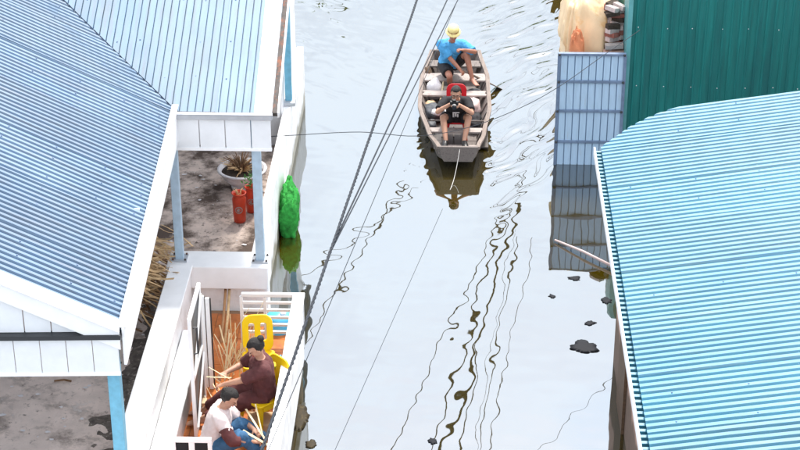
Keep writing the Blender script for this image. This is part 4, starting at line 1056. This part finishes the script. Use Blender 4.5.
build(MB().rings([hring(.098,.0), hring(.097,.05), hring(.090,.080), hring(.06,.098), hring(.01,.102)]), 'crown', M['yellow_hat'], hat, True)
build(MB().rings([hring(.100,.008), hring(.1005,.034)], False), 'hat_band', M['hat_band'], hat, True)
build(MB().rings([hring(.096,.004), hring(.115,-.010,.005), hring(.132,-.018,.009), hring(.133,-.013,.009), hring(.115,-.004,.005), hring(.097,.010)], False), 'brim', M['yellow_hat'], hat, True)
oar = thing('oar', 'wooden oar held by the rower over the boat side', 'oar', atz(488, 84, .0))
a = aty(462, 70, 27.02); b_ = atz(489, 83, .16)
build(MB().tube([a, a.lerp(b_,.5), b_], [.017,.019,.017], 8), 'shaft', M['boatrim'], oar, True)
dd = (b_-a).normalized(); sd_ = dd.cross(Vector((0,0,1))).normalized(); up_ = sd_.cross(dd)
build(MB().rings([oval(b_ + dd*t, sd_, up_, w_, h_, 12) for t, w_, h_ in ((-.04,.018,.018),(.06,.05,.012),(.2,.07,.008),(.36,.065,.006))]), 'blade', M['boatrim'], oar, True)

# women plaiting bamboo on the porch
r_, body, J = person('woman in maroon clothes sitting on yellow chair and bending over bamboo strips', (w1p.x, w1p.y, .93), (w1p.x-.02, w1p.y-.05, 1.37), (-1,-.30,-.1), (w1p.x-.06, w1p.y-.08, 1.50), (-1,-.35,-.75),
    ((w1p.x-.43, w1p.y-.16, 1.08), (w1p.x-.42, w1p.y+.06, 1.10)), ((w1p.x-.72, w1p.y-.02, FZ+.09), (w1p.x-.70, w1p.y+.18, FZ+.09)), ((.2,-.8,-.5), (.1,.8,-.5)), ((-.5,-.1,1), (-.5,.1,1)), 'skin', .95, curl=.7, toes=((-1,-.1), (-1,.1)))
shirt(J, 'maroon', r_, .95, .95, .024, -.06, 'blouse', .010); trousers(J, 'maroon', r_, .95, 1.85, .022, 'trousers', .009); hair(J, r_, .95, (.10,.06,.045), .25)
w2p = atz(211, 447, .62)
r_, body, J = person('woman in pale pink blouse and blue jeans bending forward with bamboo in hand', (w2p.x, w2p.y, .66), (w2p.x+.13, w2p.y+.08, 1.08), (1,.05,-.1), (w2p.x+.21, w2p.y+.08, 1.19), (1,-.1,-.75),
    ((w2p.x+.46, w2p.y+.08, .80), (w2p.x+.46, w2p.y-.12, .78)), ((w2p.x+.62, w2p.y+.22, FZ+.09), (w2p.x+.60, w2p.y-.06, FZ+.09)), ((-.2,.8,-.4), (-.3,-.8,-.4)), ((.5,.2,1), (.5,-.2,1)), 'skin', .95, curl=.7, toes=((1,.1), (1,-.1)))
shirt(J, 'blouse', r_, .95, .8, .026, -.06, 'blouse', .010); trousers(J, 'denim', r_, .95, 1.7, .022, 'jeans', .009); hair(J, r_, .95, (.09,.055,.035), .3)
for (sj, el, wr_) in J['arm'][1:]:
    d = (wr_-el).normalized(); x = d.orthogonal().normalized(); y = d.cross(x); e = sj.lerp(el, .78)
    b = MB(); d0 = (el-sj).normalized(); x0 = d0.orthogonal().normalized(); y0 = d0.cross(x0)
    b.rings([oval(c, x0, y0, q, q) for c, q in ((sj.lerp(el,.45), .074), (el, .066))]); b.capsule(el, el, .062, .062); b.rings([oval(c, x, y, q, q) for c, q in ((el - d*.02, .062), (el + d*.09, .056))])
    blend(b, 'arm_sleeve', M['maroon'], r_, .01, 2, .8, .004)
st = thing('stool', 'low wooden stool under the woman in jeans', 'stool', (w2p.x, w2p.y, FZ))
build(MB().box((w2p.x-.15, w2p.y-.15, FZ+.10), (w2p.x+.13, w2p.y+.15, FZ+.135)), 'seat', M['wood'], st, bevel=.006)
for sx in (-.13, .08):
    for sy in (-.13, .10): build(MB().box((w2p.x+sx, w2p.y+sy, FZ+.004), (w2p.x+sx+.03, w2p.y+sy+.03, FZ+.099)), 'leg', M['wood'], st)

# bamboo strips
def strip(b, a, c, w=.012, t=.003, sag=.02):
    a, c = Vector(a), Vector(c); d = (c-a).normalized(); s = d.cross(Vector((0,0,1)));
    s = s.normalized() if s.length > .05 else Vector((1,0,0)); s = Matrix.Rotation(random.uniform(-.6,.6), 3, d) @ s; u = s.cross(d)
    rg = []
    for q in np.linspace(0, 1, 6):
        p = a.lerp(c, q) + Vector((0,0,-sag*math.sin(q*math.pi))); rg.append([p + s*w/2 + u*t/2, p + s*w/2 - u*t/2, p - s*w/2 - u*t/2, p - s*w/2 + u*t/2])
    b.rings(rg)
def bundle(label, items, m='bamboo', name='bamboo_strips', cat='bamboo'):
    b = MB()
    for it in items: strip(b, *it)
    return tag(build(b, name, M[m]), label, cat)
random.seed(3)
bc = atz(238, 372, FZ+.02)
its = []
for k in range(30):
    a = bc + Vector((random.uniform(-.22,.10), random.uniform(-.30,.30), random.uniform(0,.05)))
    t = a + Vector((random.uniform(-.20,.34), random.uniform(-.05,.30), random.uniform(.25,.62)))
    its.append((a, t, random.uniform(.009,.018), .003, random.uniform(-.05,.05)))
bundle('loose fan of split bamboo strips on the tiles before the maroon woman', its)
its = []
for k in range(14):
    a = atz(random.uniform(212,262), random.uniform(400,418), FZ+.02); t = a + Vector((random.uniform(-.25,.3), random.uniform(-.1,.5), random.uniform(.02,.12)))
    its.append((a, t, .01, .003, 0))
bundle('scattered bamboo offcuts on the tiles between the two women', its)
q = Vector((w1p.x-.42, w1p.y-.05, 1.10))
bundle('crossed bamboo strips in the hands of the maroon woman', [(q + Vector((-.10,-.10,.06)), q + Vector((.10,.02,-.24)), .016, .004, 0), (q + Vector((.07,-.08,.05)), q + Vector((-.04,-.14,-.26)), .016, .004, 0), (q + Vector((-.2,-.02,.02)), q + Vector((.08,-.06,.04)), .012, .003, 0), (q + Vector((-.18,.05,.10)), q + Vector((.05,-.02,.0)), .010, .003, 0)])
q = Vector((w2p.x+.52, w2p.y-.04, .84))
bundle('bamboo strips held by the woman in jeans', [(q + Vector((-.16,.30,.10)), q + Vector((.10,-.16,.0)), .022, .004, 0), (q + Vector((-.06,.34,.14)), q + Vector((.06,-.10,.02)), .014, .004, 0), (q + Vector((.12,-.2,-.02)), q + Vector((-.16,-.02,.04)), .025, .004, 0)])
bx2 = atz(262, 420, FZ+.12)
tag(build(MB().box((bx2.x-.16, bx2.y-.14, FZ+.007), (bx2.x+.17, bx2.y+.14, FZ+.14)), 'cardboard_box', M['cardboard'], None, bevel=.006), 'flat tan cardboard box on the tiles beside the porch parapet', 'box')
bx3 = atz(203, 402, FZ+.1)
tag(build(MB().box((bx3.x-.05, bx3.y-.06, FZ+.007), (bx3.x+.04, bx3.y+.06, FZ+.12)), 'wood_block', M['cardboard'], None, bevel=.006), 'small pale wooden block beside the folded gate leaves', 'block')
lump('laundry', 'sky blue bundled cloth by the railing behind the maroon woman', 'cloth', (-1.86, 17.22, FZ+.01), (.05,.10,.30), 'blue_plastic', 8, 0, .3)
# dry palm straw on the corner of the dividing wall
its = []; sp_ = Vector((mwx-.30, fy+.05, FZ+.45))
for k in range(120):
    a = sp_ + Vector((random.uniform(-.25,.05), random.gauss(0,.34), random.uniform(-.15,.42)))
    t = a + Vector((random.uniform(.15,.5), random.uniform(-.35,.10), random.uniform(-.20,.10)))
    its.append((a, t, random.uniform(.012,.035), .003, random.uniform(-.04,.06)))
bundle('heap of dry tan palm straw against the dividing wall under the near eave', its, 'straw', 'palm_straw', 'straw')
its = []
for k in range(50):
    a = sp_ + Vector((random.uniform(-.35,.0), random.gauss(.05,.40), random.uniform(-.30,.0))); t = a + Vector((random.uniform(.1,.4), random.uniform(-.3,.2), random.uniform(-.12,.06)))
    its.append((a, t, random.uniform(.02,.04), .003, 0))
bundle('withered brown palm leaves below the dry tan straw heap', its, 'straw_dark', 'palm_leaves', 'leaves')

# ------------------------------------------------------------------ pots in the yard
def vase(label, p, h, r, group):
    o = thing('vase', label, 'vase', p, group)
    prof = [(.0,0),(r*.80,0),(r*.88,h*.04),(r*.93,h*.3),(r*.96,h*.6),(r*1.0,h*.80),(r*.86,h*.88),(r*.84,h*.92),(r*1.06,h*.985),(r*1.06,h),(r*.92,h),(r*.74,h*.9),(r*.74,h*.5),(0,h*.48)]
    build(MB().lathe(p, prof, 28, False), 'pot', M['red_glaze'], o, True)
    # pale round medallion facing the lane side
    b = MB(); ang = R(-88)
    def on(a, z, e=.003): return Vector(p) + Vector((math.cos(ang+a)*(r*.945+e), math.sin(ang+a)*(r*.945+e), z))
    zc = h*.48; rr = r*.55
    rg = []
    for q in (1.0, .82): rg.append([on(rr*q*math.cos(t)/r, zc + rr*q*math.sin(t), .005) for t in np.linspace(0, 2*math.pi, 21)[:-1]])
    b.rings(rg, False)
    for (x0, y0, x1, y1) in ((-.5,.35,.45,.5),(-.55,-.05,.5,.12),(-.4,-.55,.55,-.35),(-.1,-.6,.12,.62),(-.5,-.3,-.15,.1)):
        b.add([on(rr*x0/r, zc+rr*y0, .006), on(rr*x1/r, zc+rr*y0, .006), on(rr*x1/r, zc+rr*y1, .006), on(rr*x0/r, zc+rr*y1, .006)], [(0,1,2,3)])
    build(b, 'emblem', M['boatpale'], o)
    return o
def sprigs(n, c, spread, h, w=.006):
    b = MB()
    for k in range(n):
        a = random.uniform(0, 6.28); t = c + Vector((math.cos(a)*spread*random.uniform(.3,1), math.sin(a)*spread*random.uniform(.3,1), h*random.uniform(.4,1)))
        b.tube([c + Vector((math.cos(a)*.03, math.sin(a)*.03, 0)), c.lerp(t,.55) + Vector((0,0,h*.15)), t], [w, w*.8, w*.4], 5)
    return b
def leaves(n, c, spread, h, ln=.06):
    b = MB()
    for k in range(n):
        p = c + Vector((random.gauss(0, spread), random.gauss(0, spread), random.uniform(.1,1)*h)); d = Vector((random.uniform(-1,1), random.uniform(-1,1), random.uniform(-.3,.8))).normalized(); s = d.orthogonal().normalized(); u = s.cross(d)
        b.add([p, p + d*ln*.5 + s*ln*.22 + u*.006, p + d*ln, p + d*ln*.5 - s*ln*.22 + u*.006], [(0,1,2,3)])
    return b
v1 = atz(240, 221, FZ+.01)
o = vase('tall orange-red vase with pale round emblem on the stained yard floor', v1, .43, .095, None)
build(sprigs(16, v1 + Vector((0,0,.40)), .10, .09), 'dry_twigs', M['straw'], o)
v2 = v1 + Vector((.13, .30, 0))
o = vase('orange-red vase holding a green plant behind the tall vase', v2, .38, .085, None)
build(leaves(60, v2 + Vector((0,0,.36)), .06, .18), 'leaves', M['leaf'], o)
bp_ = atz(243, 187, FZ+.01)
bw = thing('planter_bowl', 'wide white bowl of dry twigs on a small foot beside the yard wall', 'planter', bp_)
build(MB().lathe(bp_, [(0,0),(.16,0),(.16,.03),(.13,.05),(.21,.10),(.29,.19),(.325,.27),(.35,.275),(.35,.295),(.31,.295),(.28,.22),(0,.2)], 32, False), 'bowl', M['bowl'], bw, True)
build(MB().lathe(bp_, [(0,.255),(.18,.26),(.295,.245),(.295,.235),(0,.23)], 24, False), 'soil', M['soil'], bw, True)
build(sprigs(46, bp_ + Vector((0,0,.25)), .40, .15, .009), 'twigs', M['straw'], bw)
build(sprigs(40, bp_ + Vector((-.02,.0,.25)), .26, .22, .012), 'dead_stems', M['straw_dark'], bw)
# litter on the yard floor
random.seed(5)
b = MB()
for k in range(150):
    p = Vector((random.uniform(-5.6,-2.45), random.uniform(15, 23.5), FZ+.012))
    if p.x > mwx-.1 and p.y < fy+.4: continue
    s_ = random.uniform(.012,.05); a = random.uniform(0,6.28)
    b.add([p + Vector((math.cos(a+t)*s_*random.uniform(.5,1.2), math.sin(a+t)*s_*.6, random.uniform(0,.012))) for t in (0,1.2,2.5,3.8,5)], [(0,1,2,3,4)])
o = build(b, 'litter', M['white_cloth']); tag(o, 'scraps of pale litter strewn on the stained yard floor', 'litter', None, 'stuff')
# stick on the near yard floor
q = atz(62, 381, FZ+.02); o = build(MB().tube([q + Vector((-.09,0,.0)), q + Vector((.02,.01,.01)), q + Vector((.11,.0,.0))], .012, 6), 'stick', M['straw_dark']); tag(o, 'short dark stick on the stained floor near the sky blue post', 'stick')

# green tarpaulin bundle outside the yard wall
gp = atz(289, 236, 0)
b = MB(); rg = []
for i in range(61):
    t = i/60; y = 22.1 + 1.05*t; w = .05 + .15*math.sin(min(1, (1-t)*1.25)*1.57)*1.0; h = .34 + .40*math.sin(t*2.2+.55) * (1-.25*t); ring = []
    for j in range(48):
        a = math.pi*2*j/48; ca, sa = math.cos(a), math.sin(a)
        nz_ = 1 + .30*noise.noise(Vector((ca*2, sa*2, t*5))) + .26*(abs(noise.noise(Vector((ca*4, sa*4, t*16))))-.2) + .14*noise.noise(Vector((ca*9, sa*9, t*40)))
        sc_ = 1.0 if 0 < i < 60 else .55
        ring.append(Vector((xo + .03 + w*.55 + ca*w*.62*nz_*sc_, y, max(-.05, h*.42 + sa*h*.52*nz_*sc_))))
    rg.append(ring)
o = build(b.rings(rg), 'tarpaulin_bundle', M['green_tarp'], None, True); tag(o, 'bright green tarpaulin bundle pressed against the yard wall at the water', 'tarpaulin')

# ------------------------------------------------------------------ floating debris, painted reflection patches and pole
def flake(label, px, py, sx, sy, seed, cat='debris'):
    c = atz(px, py, .006); n_ = 48; ring = []; mid = []; 
    for j in range(n_):
        a = 2*math.pi*j/n_; r = 1 + .45*noise.noise(Vector((math.cos(a)*1.6+seed, math.sin(a)*1.6, seed))) + .25*noise.noise(Vector((math.cos(a)*3, math.sin(a)*3, seed))) + .10*noise.noise(Vector((math.cos(a)*8, math.sin(a)*8, seed)))
        ring.append(c + Vector((math.cos(a)*sx*r, math.sin(a)*sy*r, -.004))); mid.append(c + Vector((math.cos(a)*sx*r*.6, math.sin(a)*sy*r*.6, .005 + .005*noise.noise(Vector((a*2, seed, 0))))))
    o = build(MB().rings([ring, mid]), 'floating_debris', M['debris'], None, True); tag(o, label, cat, 'black debris floating in the lane')
flake('largest black patch of floating debris, a square of soaked film', 584, 346, .16, .15, 1.3)
flake('black floating scrap just beyond the salmon wall end', 606, 300, .07, .09, 2.1)
flake('narrow black floating scrap near the end of the bamboo pole', 575, 278, .10, .06, 3.7)
flake('small black floating scrap between the pole and the square film', 590, 323, .07, .06, 5.2)
flake('tiny black floating scrap away from the wall, level with the scrap by the wall end', 552, 296, .05, .05, 6.4)
for lab_, px, py, sx, sy, sd in (('broad brown patch painted as a reflection in the water beside the porch parapet', 297, 416, .13, .24, 4.4), ('small brown painted reflection below the broad one by the parapet', 311, 444, .07, .09, 7.1)):
    flake(lab_, px, py, sx, sy, sd, 'painted reflection')  # brown reflections by the parapet, painted as flat patches on the water
    mo = [o for o in col.objects if o.get('label') == lab_][0]; mo.data.materials[0] = M['dark_reflection']; mo.name = 'reflection_patch'; mo['group'] = 'brown painted reflections by the porch'
flake('lone small black floating scrap in mid lane', 433, 441, .05, .07, 8.8)
a, b_ = atz(555, 240, .03), atz(612, 266, .06)
o = build(MB().tube([a, a.lerp(b_,.5) + Vector((0,0,.02)), b_], [.014,.018,.020], 8), 'bamboo_pole', M['pink_cloth'], None, True); tag(o, 'pale pole floating from the panel foot to the shed', 'pole')

# ------------------------------------------------------------------ overhead wires
def wire(label, pts, r, sag=0, n_=40, twist=0, cat='cable', group=None):
    A, B = Vector(pts[0]), Vector(pts[-1]); P3 = []
    for t in np.linspace(0, 1, n_):
        P3.append(A.lerp(B, t) + Vector((0,0,-4*sag*t*(1-t))))
    if twist:
        root = thing('cable', label, cat, A, group); L = (B-A).length
        d = (B-A).normalized(); x = d.orthogonal().normalized(); y = d.cross(x)
        m_ = int(L*14)
        for s in range(3):
            q = []
            for i in range(m_+1):
                t = i/m_; p = A.lerp(B, t) + Vector((0,0,-4*sag*t*(1-t))); a = 2*math.pi*(t*L/twist + s/3)
                q.append(p + (x*math.cos(a) + y*math.sin(a))*r*.62)
            build(MB().tube(q, r*.58, 6), 'strand', M['cable'], root, True)
        return root
    o = build(MB().tube(P3, r, 6), 'wire', M['cable'], None, True)
    return tag(o, label, cat, group)
def pxline(p, q, zp, zq, ext0=.0, ext1=.0):
    A, B = atz(*p, zp), atz(*q, zq); return A + (A-B)*ext0, B + (B-A)*ext1
A, B = pxline((417,0), (262,450), 5.0, 5.0, 1.2, .5)
wire('thick twisted power cable crossing above the lane, heaviest of the overhead lines', (A, B), .0125, .0, 40, .20)
A, B = pxline((457,0), (329.5,254), 4.6, 5.0, 1.6, .0); wire('thin black wire hanging closest beside the thick twisted cable', (A, B), .006, .02, cat='wire')
A, B = pxline((446,0), (332,247), 4.6, 5.0, 1.6, .0); wire('medium black wire crossing the thin wire over the boat stern', (A, B), .0075, .03, cat='wire')
A, B = pxline((452,12), (308,354), 4.2, 4.6, 1.2, .8); wire('very thin wire running below the thick twisted cable toward the porch', (A, B), .0032, .02, cat='wire')
A, B = pxline((422,255), (335,450), 4.0, 4.0, .3, .6); wire('finest single wire over open water beyond the porch', (A, B), .0022, 0, cat='wire')
# service wire across the lane
pp = [atz(x, y, 2.72) for x, y in ((262,137),(297,135),(360,132),(417,136),(470,127),(520,108),(560,86),(604,55),(640,30))]
def cr(ps, m_=6):
    out = []
    for i in range(len(ps)-1):
        p0, p1, p2, p3 = ps[max(i-1,0)], ps[i], ps[i+1], ps[min(i+2, len(ps)-1)]
        for t in np.linspace(0, 1, m_, endpoint=False):
            out.append(.5*((2*p1) + (p2-p0)*t + (2*p0-5*p1+4*p2-p3)*t*t + (3*p1-p0-3*p2+p3)*t**3))
    return out + [ps[-1]]
o = build(MB().tube(cr(pp), .0042, 6), 'wire', M['cable'], None, True); tag(o, 'slack service wire slung across the lane behind the twisted cable', 'wire')
# wires strung higher and further up the lane: seen as wavering reflections
def mirror_wire(label, p, q, h0, h1, r, e0=.1, e1=.1):
    A, B = atz(*p, -h0), atz(*q, -h1); A.z, B.z = h0, h1; A, B = A + (A-B)*e0, B + (B-A)*e1
    wire(label, (A, B), r, 0, 30, 0, 'wire', 'wires strung high up the lane')
base = 'black wire strung high along the lane, mirrored as '
mirror_wire(base + 'the broadest dark wavering line', (549,100), (447,445), 6.2, 6.4, .027)
mirror_wire(base + 'a dark line hugging the broadest one', (540,100), (434,445), 6.2, 6.4, .017)
mirror_wire(base + 'a thin line apart from the broadest', (527,160), (398,440), 6.0, 6.2, .014)
mirror_wire(base + 'a thin line reaching the porch rail', (420,188), (282,292), 6.0, 6.0, .013, .0)
mirror_wire(base + 'a line beside the porch parapet', (402,185), (304,348), 6.0, 6.0, .016, .0)

# unseen tree line added beyond the frame so tilted ripples reflect dark strokes
random.seed(21)
b = MB()
for k in range(70):
    c = Vector((random.uniform(-26, 26), random.uniform(47, 55), random.uniform(1.2, 5.2))); r = random.uniform(1.0, 2.2)
    for q in range(90):
        d = Vector((random.gauss(0,1), random.gauss(0,1), random.gauss(0,1))).normalized(); p = c + d*r*random.uniform(.6,1.05); e = d.orthogonal().normalized(); f = d.cross(e); t = random.uniform(.18,.4)
        a = random.uniform(0, 6.28); e2 = e*math.cos(a) + f*math.sin(a); f2 = d.cross(e2)
        b.add([p, p + e2*t + f2*t*.35, p + e2*t*2, p + e2*t - f2*t*.35], [(0,1,2,3)])
for k in range(40):
    x = random.uniform(-26, 26); y = random.uniform(48, 54); b.tube([(x,y,-.3), (x+random.uniform(-.2,.2),y,2), (x+random.uniform(-.5,.5),y,4)], [.16,.12,.07], 7)
o = build(b, 'added_tree_line', M['leaf']); tag(o, 'dark tree line added out of view for the ripples to reflect', 'trees', None, 'stuff')
